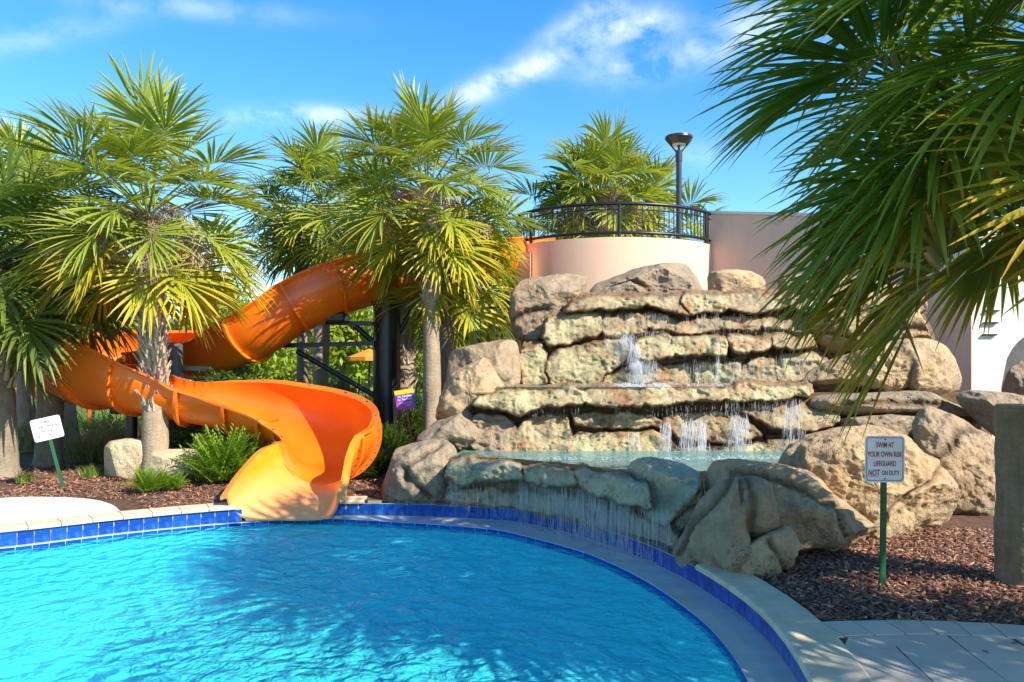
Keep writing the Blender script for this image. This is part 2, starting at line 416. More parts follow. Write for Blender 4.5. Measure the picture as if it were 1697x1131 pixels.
M['post_wood'] = trunk_mat('post_wood', (.20, .15, .085), (.31, .24, .15))
M['post_top'] = simple('post_top', (.34, .26, .14), .85, var=.2)

def water_mat(name, col, tint, tf, scale, bs, bd, rough=.04, stretch=(1, 1, 1)):
    t = NT(name); co = t.coord()
    a = t.noise(scale, 3, .5, dist=1.3, stretch=stretch); b = t.noise(scale * 2.7, 3, .5, dist=1.0, stretch=stretch); c_ = t.noise(scale * .4, 2)
    v = t.n('ShaderNodeTexVoronoi', feature='SMOOTH_F1'); v.inputs['Scale'].default_value = scale * 1.1
    mp = t.n('ShaderNodeVectorMath', operation='ADD'); nn = t.n('ShaderNodeTexNoise'); nn.inputs['Scale'].default_value = scale * .7
    t.l(co, nn.inputs['Vector']); sc = t.n('ShaderNodeVectorMath', operation='SCALE'); t.l(nn.outputs['Color'], sc.inputs[0]); sc.inputs['Scale'].default_value = .5
    t.l(co, mp.inputs[0]); t.l(sc.outputs[0], mp.inputs[1]); t.l(mp.outputs[0], v.inputs['Vector'])
    h = t.math('ADD', t.math('ADD', a, t.math('MULTIPLY', b, .35)), t.math('ADD', t.math('MULTIPLY', c_, .8), t.math('MULTIPLY', v.outputs[0], 1.1)))
    nb = t.bump(h, bs, bd)
    p = t.pbr(col, rough, nb, 0, .5); p.inputs['IOR'].default_value = 1.33; p.inputs['Specular IOR Level'].default_value = .3
    tr = t.n('ShaderNodeBsdfTransparent'); tr.inputs[0].default_value = (*tint, 1)
    mx = t.n('ShaderNodeMixShader'); mx.inputs[0].default_value = tf
    t.l(p.outputs[0], mx.inputs[1]); t.l(tr.outputs[0], mx.inputs[2]); t.l(mx.outputs[0], t.out.inputs[0]); return t.m
M['water'] = water_mat('pool_water', (.05, .64, .70), (.35, .97, 1.0), .42, 4.2, 1.0, .16, rough=.04)
M['basin_water'] = water_mat('basin_water', (.20, .42, .38), (.7, .9, .85), .4, 5, .8, .05, stretch=(.6, 1, 1))
def fall_mat():
    t = NT('falling_water'); p = t.pbr((.85, .88, .92), .15, None, 0, .6)
    tl = t.n('ShaderNodeBsdfTranslucent'); tl.inputs[0].default_value = (.9, .93, .97, 1)
    tr = t.n('ShaderNodeBsdfTransparent')
    m1 = t.n('ShaderNodeMixShader'); m1.inputs[0].default_value = .4; t.l(p.outputs[0], m1.inputs[1]); t.l(tl.outputs[0], m1.inputs[2])
    m2 = t.n('ShaderNodeMixShader'); m2.inputs[0].default_value = .5; t.l(m1.outputs[0], m2.inputs[1]); t.l(tr.outputs[0], m2.inputs[2])
    t.l(m2.outputs[0], t.out.inputs[0]); return t.m
M['fall'] = fall_mat()

# ------------------------------------------------------------------ pool
POOL = [(-2.17, 10.03), (-1.1, 9.98), (0.0, 9.66), (.55, 9.12), (.95, 8.5), (1.25, 7.9), (1.50, 7.2), (1.66, 6.5), (1.76, 5.7), (1.72, 4.77), (1.5, 3.7), (1.0, 2.6),
        (0, 1.6), (-1.8, 1.0), (-4, .9), (-6.2, 1.8), (-7.6, 3.8), (-7.7, 6.2), (-6.7, 7.5), (-5.32, 8.32), (-4.45, 9.0), (-3.47, 9.58)]
cur = catmull(POOL, 24)
OUT = resample(cur, .1)
PC = np.array([-2.6, 5.4])
def normals(P):
    t = np.roll(P, -1, 0) - np.roll(P, 1, 0); t /= np.linalg.norm(t, axis=1)[:, None]
    n = np.stack([t[:, 1], -t[:, 0]], 1); s = np.sign(((P - PC) * n).sum(1)); return n * s[:, None]
NO = normals(OUT)
def ledge_w(p):
    x, y = p
    if y < 3.6: return .30
    if y < 8.6 and x > 0: return .30 + .10 * (y - 4.7) / 4
    if x > -2.3 and y > 8: return np.interp(x, [-2.3, -1.5, 0, .9], [.2, .38, .52, .46])
    return .07
lw = np.array([ledge_w(p) for p in OUT]); k = np.ones(9) / 9
lw = np.convolve(np.r_[lw[-4:], lw, lw[:4]], k, 'valid')
INN = OUT - NO * lw[:, None]
WZ = -.235; LZ = -.205
def ring(A, B, za, zb):
    n = len(A); v = [(*p, za) for p in A] + [(*p, zb) for p in B]
    return v, [(i, (i + 1) % n, n + (i + 1) % n, n + i) for i in range(n)]
def sheet_from(P, c, z, m=1):
    n = len(P); v = [(*p, z) for p in P] + [(*c, z)]; return v, [(i, (i + 1) % n, n) for i in range(n)]

basin = struct('pool_basin')
mb = MB(); mb.add(*ring(INN, INN, -.2, -1.5)); mb.add(*sheet_from(INN, PC, -1.5)); v_, f_ = ring(OUT + NO * .012, OUT + NO * .012, -.05, -.26); v_ = [(a, b, -.25 if (c > -.1 and b > 6 and -3.36 < a < -2.2) else c) for a, b, c in v_]; mb.add(v_, f_)
part(basin, 'plaster_shell', mb.mesh('plaster_shell', M['plaster'], True))
mb = MB(); mb.add(*ring(OUT + NO * .02, INN, LZ, LZ))
part(basin, 'overflow_ledge', mb.mesh('overflow_ledge', M['ledge'], True))
v_, f_ = ring(OUT + NO * .006, OUT + NO * .006, -.05, LZ - .01); v_ = [(a, b, -.25 if (c > -.1 and b > 6 and -3.36 < a < -2.2) else c) for a, b, c in v_]
mb = MB(); mb.add(v_, f_)
part(basin, 'grout_band', mb.mesh('grout_band', M['grout'], True))
# tiles
def tile_mesh(w, h, d=.008):
    m_ = MB(); m_.box((0, 0, 0), (w, d, h), bev=.003); return m_.mesh('tile', M['tile'])
tm = tile_mesh(.149, .145)
T = resample(cur, .155); TN = normals(T)
cnt = 0
def place_flat(parent, name, me, p, nrm, z):
    o = bpy.data.objects.new(name, me); C.objects.link(o); o.parent = parent; o.location = (p[0], p[1], z)
    o.rotation_euler = (random.uniform(-.01, .01), 0, math.atan2(-nrm[1], -nrm[0]) - math.pi / 2); return o
for p, n_ in zip(T, TN):
    if p[1] < 3.3 or (p[1] > 6 and -3.33 < p[0] < -2.25): continue
    place_flat(basin, 'tile', tm, p - n_ * .002, n_, -.125)
tm2 = tile_mesh(.149, .075)
Ti = resample(INN, .155); TiN = normals(Ti)
for p, n_ in zip(Ti, TiN):
    if p[1] < 4.0 : continue
    place_flat(basin, 'trim_tile', tm2, p - n_ * .004, n_, LZ - .036)
mb = MB(); mb.add(*sheet_from(resample(INN, .1), PC, WZ))
pw = struct('pool_water', mb.mesh('pool_water', M['water'], True))

# coping stones
def coping_piece(a, b, na, nb, w=.30, z=0.0):
    prof = [(-.035, -.045), (-.04, -.02), (-.025, -.004), (0, 0), (w - .02, 0), (w, -.012), (w, -.12), (0, -.12), (-.0, -.05)]
    v = []; N_ = len(prof)
    for (p, n_) in ((a, na), (b, nb)):
        for (o, h) in prof: v.append((p[0] + n_[0] * o, p[1] + n_[1] * o, z + h))
    f = [(i, (i + 1) % N_, N_ + (i + 1) % N_, N_ + i) for i in range(N_)] + [tuple(range(N_))[::-1], tuple(range(N_, 2 * N_))]
    return v, f
CP = resample(cur, .31); CN = normals(CP)
for i in range(len(CP)):
    a, b = CP[i], CP[(i + 1) % len(CP)]; mid = (a + b) / 2
    if mid[1] > 6.75 and mid[0] > -1.75: continue
    if mid[1] > 6.3 and -3.38 < mid[0] < -2.2: continue
    na, nb = CN[i], CN[(i + 1) % len(CP)]; d = (b - a) * .014
    v, f = coping_piece(a + d, b - d, na, nb, z=random.uniform(-.002, .002))
    part(basin, 'coping_stone', mesh('coping_stone', v, f, M['coping'], False))
v_, f_ = ring(OUT + NO * .01, OUT + NO * .29, -.014, -.014); v_ = [(a, b, -.26 if (b > 6 and -3.36 < a < -2.2) else c) for a, b, c in v_]; mb = MB(); mb.add(v_, f_); part(basin, 'mortar_bed', mb.mesh('mortar_bed', M['dark_gap']))

# ground: annular sheets round the pool
def annulus(r0pts, radii, z, jit=0.0, seed=3):
    ang = np.arctan2(r0pts[:, 1] - PC[1], r0pts[:, 0] - PC[0]); n = len(r0pts)
    v = [np.c_[r0pts, np.full(n, z)]]
    r0 = np.linalg.norm(r0pts - PC, axis=1)
    for r in radii:
        rr = r0 + r; P = PC + np.c_[np.cos(ang), np.sin(ang)] * rr[:, None]
        zz = z + jit * fbm(np.c_[P * .8, P[:, :1] * 0], 3, seed) * min(1, r / 1.5); v.append(np.c_[P, zz])
    v = np.vstack(v); f = []
    for k_ in range(len(radii)):
        i = np.arange(n); j = (i + 1) % n; f.append(np.c_[k_ * n + i, k_ * n + j, (k_ + 1) * n + j, (k_ + 1) * n + i])
    return v, np.vstack(f)
v, f = annulus(OUT + NO * .28, [.15, .35, .6, .9, 1.3, 1.8, 2.4, 3.2, 4.2, 5.5, 7, 9, 12, 15, 18], -.03, .03)
struct('mulch_bed', mesh('mulch_bed', v, f, M['mulch']))
v, f = annulus(OUT + NO * 12, [5, 10, 20, 40, 80, 200, 600, 3000], -.06)
struct('lawn', mesh('lawn', v, f, M['lawn']))

# paved deck on the right
DC = np.array([2.55, 2.35]); DR = 2.97
deck = struct('paved_deck')
_o = OUT + NO * .28; mb = MB(); mb.prism([(DC[0] + (DR - .02) * math.cos(a), DC[1] + (DR - .02) * math.sin(a)) for a in np.linspace(math.radians(-158), math.radians(100), 60)] + [tuple(p) for p in _o if p[1] < 5.25 and p[0] > -.1], -.10, -.016)
part(deck, 'bedding', mb.mesh('bedding', M['dark_gap']))
nb_ = 84
for i in range(nb_):
    a0 = i * 2 * math.pi / nb_ + .02; a1 = (i + 1) * 2 * math.pi / nb_ + .02; g = .004 / DR * 1.2
    pts = [(DC[0] + r * math.cos(a), DC[1] + r * math.sin(a)) for (r, a) in ((DR - .27, a0 + g), (DR, a0 + g), (DR, a1 - g), (DR - .27, a1 - g))]
    cxm, cym = np.mean(pts, 0)
    d = np.min(np.linalg.norm(OUT - np.array([cxm, cym]), axis=1)); inside = np.linalg.norm(np.array([cxm, cym]) - PC) < np.linalg.norm(OUT[np.argmin(np.linalg.norm(OUT - np.array([cxm, cym]), axis=1))] - PC)
    if inside or d < .2 or cym < .6: continue
    m_ = MB(); m_.prism(pts, -.08, -.003 + random.uniform(-.002, .002)); part(deck, 'border_paver', m_.mesh('border_paver', M['paver']))
def clip_circle(pts):
    out = []
    # keep pavers whose centre lies inside; push stray corners to the circle
    for p in pts:
        q = np.array(p) - DC; r = np.linalg.norm(q)
        if r > DR - .275: q = q / r * (DR - .275)
        out.append(tuple(DC + q))
    return out
ca, sa = math.cos(math.radians(-6)), math.sin(math.radians(-6))
for i in range(-3, 9):
    for j in range(-6, 6):
        w_, l_ = .40, .60; off = (i % 2) * .3
        x0 = i * w_; y0 = j * l_ + off; g = .005
        pts = [(x0 + g, y0 + g), (x0 + w_ - g, y0 + g), (x0 + w_ - g, y0 + l_ - g), (x0 + g, y0 + l_ - g)]
        pts = [(2.23 + ca * x - sa * y, 3.9 + sa * x + ca * y) for x, y in pts]
        c_ = np.mean(pts, 0)
        if np.linalg.norm(c_ - DC) > DR + .1 or c_[1] < 1.2: continue
        # trim against the coping
        keep = True; pts2 = []
        for p in pts:
            p = np.array(p); kk = np.argmin(np.linalg.norm(OUT - p, axis=1)); s = float(np.dot(p - OUT[kk], NO[kk]))
            if s < .285: p = p + NO[kk] * (.285 - s)
            pts2.append(tuple(p))
        pts2 = clip_circle(pts2)
        A = 0.5 * sum(pts2[k_][0] * pts2[(k_ + 1) % 4][1] - pts2[(k_ + 1) % 4][0] * pts2[k_][1] for k_ in range(4))
        if A < .004: continue
        m_ = MB(); m_.prism(pts2, -.08, -.008 + random.uniform(-.0015, .0015)); part(deck, 'paver', m_.mesh('paver', M['paver']))

# white pad of concrete at the left
pad = [W(-260, 858), W(-120, 838), W(0, 827), (W(90, 825.5)), W(150, 829), W(185, 838), W(200, 850)]
pts = catmull([(p[0], p[1]) for p in pad], 6, False).tolist()
inner = [(p[0] + n_[0] * .29, p[1] + n_[1] * .29) for p, n_ in zip(OUT, NO) if -7.6 < p[0] < -4.42 and p[1] > 7.0]
inner = sorted(inner, key=lambda p: -p[0])
mb = MB(); mb.prism(pts + inner, -.1, .012)
struct('pool_deck_pad', mb.mesh('pool_deck_pad', M['deck_pad']))

# ------------------------------------------------------------------ rocks
def chaikin(P, n=2, w=.25):
    P = np.array(P, float)
    for _ in range(n):
        Q = np.roll(P, -1, 0); P = np.stack([P * (1 - w) + Q * w, P * w + Q * (1 - w)], 1).reshape(-1, 2)
    return P
def inpoly_radius(P, c, th):
    A = P - c; B = np.roll(P, -1, 0) - c; d = np.stack([np.cos(th), np.sin(th)], 1); E = B - A
    den = d[:, None, 0] * E[None, :, 1] - d[:, None, 1] * E[None, :, 0]
    den = np.where(np.abs(den) < 1e-9, 1e-9, den)
    t = (A[None, :, 0] * E[None, :, 1] - A[None, :, 1] * E[None, :, 0]) / den
    s = (A[None, :, 0] * d[:, None, 1] - A[None, :, 1] * d[:, None, 0]) / den
    ok = (s >= -1e-6) & (s <= 1 + 1e-6) & (t > 0); t = np.where(ok, t, -1); return t.max(1)
SEED = [11]
def rock_mesh(poly, Y, D, Yr=None, p=2.6, lean=0.0, back=.6, amp=.05, fine=.018, cracks=(), cw=5, cd=.05, cuts=4, mat='rock_dry', flat=1.0, pit=0.0, soft=2, dens=2.3, grow=0, sw=.22):
    SEED[0] += 13; sd = SEED[0]; r_ = np.random.default_rng(sd)
    P = chaikin(poly, soft, sw)
    if grow: c0 = P.mean(0); e0 = P - c0; P = P + e0 / np.linalg.norm(e0, axis=1)[:, None] * grow
    lo = P.min(0); hi = P.max(0)
    A = P; B = np.roll(P, -1, 0); cr = A[:, 0] * B[:, 1] - B[:, 0] * A[:, 1]; c = ((A + B) * cr[:, None]).sum(0) / (3 * cr.sum())
    Yr = Y if Yr is None else Yr
    per = np.linalg.norm(B - A, axis=1).sum(); n = int(np.clip(per / dens, 48, 300)); R = int(np.clip(np.max(hi - lo) / 2 / dens, 12, 90))
    th = np.linspace(0, 2 * math.pi, n, endpoint=False); rad = inpoly_radius(P, c, th); rad = np.where(rad < 1, 1, rad)
    # resample angles so that the outline is evenly sampled
    Q = c + np.stack([np.cos(th), np.sin(th)], 1) * rad[:, None]
    Q = resample(np.r_[Q], np.linalg.norm(np.roll(Q, -1, 0) - Q, axis=1).sum() / n)[:n]; n = len(Q)
    def Yp(px, py): return Y + (Yr - Y) * (px - lo[0]) / (hi[0] - lo[0]) + lean * (hi[1] - py) / 100
    Wc = np.array(V(c[0], c[1], Yp(c[0], c[1]))); u = Wc - np.array([0, 0, EYE]); u /= np.linalg.norm(u)
    us = np.concatenate([np.linspace(0, .8, R, endpoint=False), np.linspace(.8, 1, max(5, R // 3))])
    tt = np.sin(us * math.pi / 2) ** .9
    Rn = len(tt)
    T_ = tt[:, None]; px = c[0] + (Q[None, :, 0] - c[0]) * T_; py = c[1] + (Q[None, :, 1] - c[1]) * T_
    YY = Yp(px, py); X = (px - CX) / F * YY; Z = EYE + (HY - py) / F * YY
    base = np.stack([X, YY, Z], -1)
    s = (1 - np.clip(T_, 0, 1) ** p) ** (1 / 2.0) * np.ones_like(px)
    inpl = base - Wc; il = np.linalg.norm(inpl, axis=-1, keepdims=True) + 1e-6; inpl = inpl / il
    def bulge(sign, depth):
        G = base + (-u * sign) * (s * depth)[..., None]
        nr = inpl * (T_ ** (p - 1))[..., None] * 1.0 + (-u * sign) * s[..., None]; nr /= np.linalg.norm(nr, axis=-1, keepdims=True) + 1e-6
        return G, nr
    G, nr = bulge(1, D)
    size = np.abs(base - Wc).max()
    # planar cuts make the facets of the rockwork
    for k_ in range(cuts):
        d = r_.normal(size=3); d[1] = -abs(d[1]) - .25; d /= np.linalg.norm(d)
        h = ((G - Wc) @ d); off = np.quantile(h, r_.uniform(.80, .93)); ex = np.maximum(h - off, 0); G = G - d * (ex * .9)[..., None]
    S = np.array([1, 1, 1.0]); N1 = fbm(G * 1.7 * S, 3, sd); N2 = ridged(G * 3.6, 4, sd + 5); N3 = fbm(G * 14, 3, sd + 9)
    edge = (1 - T_ ** 10) * .75 + .25
    disp = amp * N1 * 1.0 + amp * .52 * N2 + fine * N3 * .8
    if pit: disp = disp - pit * np.clip(vnoise(G * 22, sd + 3) - .25, 0, 1) * np.clip(fbm(G * 2.2, 2, sd + 2) * 2 + .3, 0, 1)
    crk = np.zeros_like(px)
    for line in cracks:
        L_ = np.array(line, float); L_ = catmull(L_, 5, False) if len(L_) > 2 else L_
        wob = 2.5 * vnoise(np.stack([px / 18, py / 18, px * 0], -1), sd)
        dm = np.full(px.shape, 1e9)
        for a, b in zip(L_[:-1], L_[1:]):
            e = b - a; q = np.clip(((px - a[0]) * e[0] + (py - a[1]) * e[1]) / (e @ e + 1e-9), 0, 1)
            dm = np.minimum(dm, np.hypot(px + wob - a[0] - q * e[0], py + wob - a[1] - q * e[1]))
        crk = np.maximum(crk, np.exp(-(dm / cw) ** 2)); disp = disp - cd * np.exp(-(dm / (cw * 1.3)) ** 2) + cd * .35 * np.exp(-((dm - cw * 3) / (cw * 2)) ** 2)
    G = G + nr * (disp * edge)[..., None]
    verts = [G.reshape(-1, 3)]; at = [crk.ravel()]
    i = np.arange(n); j = (i + 1) % n; F_ = []
    for k_ in range(Rn - 1): F_.append(np.c_[k_ * n + i, k_ * n + j, (k_ + 1) * n + j, (k_ + 1) * n + i])
    # back half, coarse
    tb = [.97, .85, .6, .3, 0.02]; prev = (Rn - 1) * n; nv = Rn * n
    rim = G[-1]
    for t_ in tb:
        sb = math.sqrt(max(0, 1 - t_ ** p)); ring_ = Wc + (base[-1] - Wc) * t_ + u * sb * D * back + (rim - base[-1]) * t_
        ring_ = ring_ + inpl[-1] * (amp * fbm(ring_ * 2, 2, sd))[:, None] * t_
        verts.append(ring_); at.append(np.zeros(n)); F_.append(np.c_[prev + i, prev + j, nv + j, nv + i]); prev = nv; nv += n
    VV = np.vstack(verts); FF = np.vstack(F_)
    me = mesh('rock', VV, FF[:, ::-1], M[mat], True, {'crack': np.concatenate(at)})
    return me

falls = thing('rock_waterfall', 'tiered artificial rock waterfall with dripping ledges beside the pool', 'waterfall', (2.2, 11, 0))
def rp(name, poly, Y, D, **k):
    if k.get('mat') != 'rock_core' and name in ('rock_ledge', 'rock_slab'):
        k['p'] = 11; k['soft'] = 1; k['sw'] = .16; k.setdefault('grow', 3.0); D = D * .8; k['amp'] = k.get('amp', .05) * .85
    return part(falls, name, rock_mesh(poly, Y, D, **k))
def boulder(label, poly, Y, D, group='boulders flanking the waterfall', **k):
    me = rock_mesh(poly, Y, D, **k); c = np.zeros(len(me.vertices) * 3, dtype=np.float32); me.vertices.foreach_get('co', c); c = c.reshape(-1, 3)
    o = np.array([c[:, 0].mean(), c[:, 1].mean(), max(0, c[:, 2].min())]); c = c - o; me.vertices.foreach_set('co', c.ravel()); me.update()
    return top('boulder', me, label, 'boulder', tuple(o), group)


def poly_sd(P, x, y):
    """signed distance (positive inside) of the points x, y to polygon P"""
    A_ = np.asarray(P, float); B_ = np.roll(A_, -1, 0); dm = np.full(x.shape, 1e9); ins = np.zeros(x.shape, bool)
    for a, b in zip(A_, B_):
        e = b - a; q = np.clip(((x - a[0]) * e[0] + (y - a[1]) * e[1]) / (e @ e + 1e-9), 0, 1)
        dm = np.minimum(dm, np.hypot(x - a[0] - q * e[0], y - a[1] - q * e[1]))
        c_ = ((a[1] > y) != (b[1] > y)) & (x < (b[0] - a[0]) * (y - a[1]) / (b[1] - a[1] + 1e-12) + a[0]); ins ^= c_
    return np.where(ins, dm, -dm)
def carve(blocks, Yg, step=2.0, w=4.6, amp=.065, seed=0, margin=7, wob=4.2):
    """blocks: (name, outline, height, material). One sculpted face, cut into one mesh per block along the joints."""
    allp = np.vstack([np.array(b[1], float) for b in blocks]); lo = allp.min(0) - margin; hi = allp.max(0) + margin
    nx = int((hi[0] - lo[0]) / step); ny = int((hi[1] - lo[1]) / step)
    gx, gy = np.meshgrid(np.linspace(lo[0], hi[0], nx), np.linspace(lo[1], hi[1], ny)); N3 = np.stack([gx / 22, gy / 22, gx * 0], -1)
    wx = gx + wob * fbm(N3, 3, seed + 1); wy = gy + wob * fbm(N3, 3, seed + 2)
    AX = np.array([2.1, 1.0]); blocks = [(b[0], [(x + (3.2 if x > np.mean([q[0] for q in b[1]]) else -3.2), y) for x, y in b[1]], b[2], b[3]) for b in blocks]; SD = np.stack([poly_sd(chaikin(b[1], 1, .14) * AX, wx * 2.1, wy) for b in blocks]); own = SD.argmax(0); sd = SD.max(0)
    base = Yg(gx, gy); r_ = np.random.default_rng(seed)
    H = np.zeros_like(gx)
    for i, b in enumerate(blocks):
        c_ = np.mean(b[1], 0); ext = np.ptp(np.array(b[1]), 0); tx, ty = r_.uniform(-.5, .5), r_.uniform(-.7, .3)
        tilt = 1 + tx * (gx - c_[0]) / ext[0] * .5 + ty * (c_[1] - gy) / ext[1] * .6
        H = np.where(own == i, b[2] * (1.35 if b[0] == 'rock_ledge' else .9) * tilt, H)
    q = np.clip((sd + 1.0) / w, 0, 1); S = np.sqrt(np.clip(1 - (1 - q) ** 2, 0, 1))
    PP = np.stack([(gx - CX) / F * base, base, (HY - gy) / F * base], -1)
    n1 = fbm(PP * 2.2, 3, seed + 3); n2 = ridged(PP * np.array([4.5, 4.5, 7]), 4, seed + 4); n3 = fbm(PP * 17, 3, seed + 5)
    pits = np.clip(vnoise(PP * np.array([16, 16, 26]), seed + 6) - .2, 0, 1) * np.clip(fbm(PP * 2.5, 2, seed + 7) * 2 + .5, 0, 1)
    Y_ = base - H * S - (amp * n1 + amp * .5 * n2 + .016 * n3 - .07 * pits) * (.25 + .75 * S)
    # hold the picture outline while the depth varies
    Xw = (gx - CX) / F * base; Zw = EYE + (HY - gy) / F * base; k_ = Y_ / base
    G = np.stack([Xw * (1 - (1 - k_) * .9), Y_, EYE + (Zw - EYE) * (1 - (1 - k_) * .9)], -1)
    stn = np.exp(-(np.maximum(sd + 1, 0) / 3.6) ** 2) + .75 * np.exp(-(np.maximum(sd, 0) / 12) ** 2) * (fbm(N3 * 1.3, 3, seed + 8) > .12)
    stn = np.clip(stn, 0, 1)
    qo = own[:-1, :-1]; keep = (sd[:-1, :-1] > -margin) & (sd[1:, 1:] > -margin) & (sd[1:, :-1] > -margin) & (sd[:-1, 1:] > -margin)
    idx = np.arange(nx * ny).reshape(ny, nx); GV = G.reshape(-1, 3); SV = stn.ravel()
    for i, b in enumerate(blocks):
        m_ = keep & (qo == i)
        if not m_.any(): continue
        f = np.stack([idx[:-1, :-1][m_], idx[1:, :-1][m_], idx[1:, 1:][m_], idx[:-1, 1:][m_]], 1)
        u_, inv = np.unique(f.ravel(), return_inverse=True); me = mesh(b[0], GV[u_], inv.reshape(-1, 4), M[b[3]], True, {'crack': SV[u_]})
        part(falls, b[0], me)

# solid cores behind the stones
rp('rock_core', [(870, 510), (930, 497), (1180, 494), (1500, 496), (1545, 540), (1560, 650), (865, 650)], 14.3, .9, p=9, amp=.05, mat='rock_core', cuts=0, dens=6)
rp('rock_core', [(880, 565), (1350, 540), (1420, 650), (868, 650)], 13.5, .35, p=9, amp=.04, mat='rock_core', cuts=0, dens=6)
rp('rock_core', [(800, 655), (1340, 655), (1640, 662), (1640, 765), (795, 765)], 12.1, .75, p=10, amp=.03, mat='rock_core', cuts=0, dens=6)
rp('rock_core', [(760, 790), (1040, 812), (1110, 895), (1030, 872), (900, 845), (755, 826)], 10.5, .12, Yr=8.4, p=10, amp=.02, mat='rock_core', cuts=0, dens=6)
def slab(poly, z0, z1, name, mat, kind=None):
    m_ = MB(); m_.prism(poly, z0, z1); return part(falls, name, m_.mesh(name, M[mat]), kind=kind)
slab([(-.45, 11.1), (4.0, 11.1), (6.6, 11.6), (6.6, 13.6), (-.3, 13.6)], .1, 1.30, 'basin_floor', 'rock_core')
slab([(-.75, 10.15), (.0, 10.05), (.7, 9.6), (1.3, 9.9), (2.9, 10.1), (4.0, 10.5), (4.0, 11.4), (-.6, 11.4)], -.02, .44, 'basin_floor', 'rock_core')

# --- top boulders
rp('rock_slab', [(848, 492), (858, 474), (880, 460), (930, 449), (980, 452), (990, 470), (988, 492), (950, 500), (918, 522), (905, 560), (880, 570), (852, 556), (846, 520)], 13.6, .45, mat='rock_dry', amp=.08, cuts=6, cracks=[[(850, 530), (880, 515), (905, 512)]], cd=.05, cw=4)
rp('rock_slab', [(984, 462), (988, 448), (1035, 446), (1065, 448), (1108, 436), (1152, 440), (1174, 456), (1180, 498), (1080, 500), (984, 500)], 14.1, .45, mat='rock_grey', amp=.10, cuts=3, cracks=[[(1010, 460), (1060, 470), (1080, 490)]], cw=3)
rp('rock_slab', [(1176, 454), (1200, 449), (1240, 451), (1264, 462), (1266, 500), (1178, 500)], 14.3, .35, mat='rock_tan', amp=.06, cuts=2)
rp('rock_slab', [(1262, 462), (1330, 455), (1440, 462), (1510, 480), (1525, 512), (1262, 506)], 14.4, .4, mat='rock_tan', amp=.08)
# --- upper cascade
def Yup(x, y): return np.interp(y, [480, 520, 552, 598, 640], [13.35, 13.05, 12.8, 12.6, 12.5])
RL, RB = 'rock_ledge', 'rock_block'
carve([(RL, [(938, 516), (950, 497), (985, 490), (1066, 488), (1070, 510), (1010, 512), (975, 517)], .34, 'rock_wet'),
       (RL, [(1070, 488), (1128, 486), (1124, 500), (1140, 522), (1108, 520), (1074, 511)], .30, 'rock_wet'),
       (RL, [(1132, 486), (1196, 484), (1204, 512), (1186, 520), (1146, 522), (1130, 500)], .33, 'rock_cream'),
       (RL, [(1201, 484), (1300, 485), (1306, 510), (1250, 522), (1210, 516)], .30, 'rock_wet'),
       (RL, [(1304, 485), (1400, 488), (1404, 515), (1340, 522), (1310, 512)], .33, 'rock_cream'),
       (RL, [(1404, 488), (1525, 492), (1530, 520), (1410, 516)], .30, 'rock_wet'),
       (RB, [(908, 538), (918, 522), (950, 516), (985, 518), (996, 530), (992, 552), (965, 562), (915, 580), (906, 560)], .30, 'rock_cream'),
       (RB, [(1003, 520), (1066, 516), (1070, 552), (1006, 558), (998, 545)], .22, 'rock_wet'),
       (RB, [(1073, 516), (1104, 524), (1118, 532), (1112, 550), (1075, 552)], .24, 'rock_wet'),
       (RB, [(1122, 530), (1150, 527), (1190, 524), (1196, 546), (1150, 552), (1118, 551)], .26, 'rock_wet'),
       (RB, [(1195, 522), (1250, 526), (1262, 546), (1204, 550)], .22, 'rock_cream'),
       (RB, [(1255, 526), (1335, 526), (1340, 548), (1268, 550)], .25, 'rock_wet'),
       (RB, [(1340, 526), (1430, 522), (1436, 552), (1345, 552)], .25, 'rock_wet'),
       (RB, [(912, 644), (910, 592), (935, 576), (985, 562), (1034, 560), (1046, 580), (1036, 600), (1002, 618), (985, 644)], .32, 'rock_cream'),
       (RB, [(863, 644), (862, 572), (898, 570), (906, 590), (903, 644)], .28, 'rock_cream'),
       (RL, [(1050, 562), (1112, 555), (1118, 590), (1066, 600), (1052, 592)], .30, 'rock_cream'),
       (RL, [(1116, 555), (1198, 553), (1206, 575), (1200, 592), (1122, 592)], .34, 'rock_cream'),
       (RL, [(1206, 556), (1270, 553), (1280, 580), (1225, 588), (1212, 578)], .30, 'rock_wet'),
       (RL, [(1274, 553), (1345, 554), (1350, 578), (1284, 582)], .30, 'rock_wet'),
       (RB, [(992, 644), (1006, 620), (1040, 606), (1062, 606), (1066, 644)], .24, 'rock_cream'),
       (RB, [(1070, 604), (1148, 598), (1150, 644), (1068, 644)], .22, 'rock_wet'),
       (RB, [(1153, 600), (1222, 598), (1230, 614), (1230, 644), (1154, 644)], .28, 'rock_cream'),
       (RB, [(1234, 596), (1285, 588), (1288, 644), (1234, 644)], .22, 'rock_wet'),
       (RB, [(1290, 586), (1345, 582), (1372, 600), (1370, 644), (1292, 644)], .26, 'rock_cream')], Yup, seed=21)
# right side, upper
rp('rock_slab', [(1335, 560), (1360, 500), (1430, 478), (1500, 482), (1535, 505), (1545, 540), (1562, 556), (1550, 566), (1500, 560), (1450, 568), (1390, 585), (1345, 590)], 12.7, .5, mat='rock_tan', amp=.07, cuts=5, cracks=[[(1340, 575), (1420, 560), (1500, 545), (1550, 552)]])
boulder('large sunlit tan boulder above the right end of the middle ledge with a vertical crack', [(1325, 640), (1345, 612), (1400, 588), (1460, 572), (1520, 558), (1560, 568), (1582, 600), (1590, 655), (1480, 662), (1380, 658), (1330, 655)], 11.9, .7,
        mat='rock_tan', amp=.09, cuts=5, cracks=[[(1480, 580), (1510, 600), (1500, 655)], [(1340, 650), (1400, 648), (1460, 656)]], pit=.03)
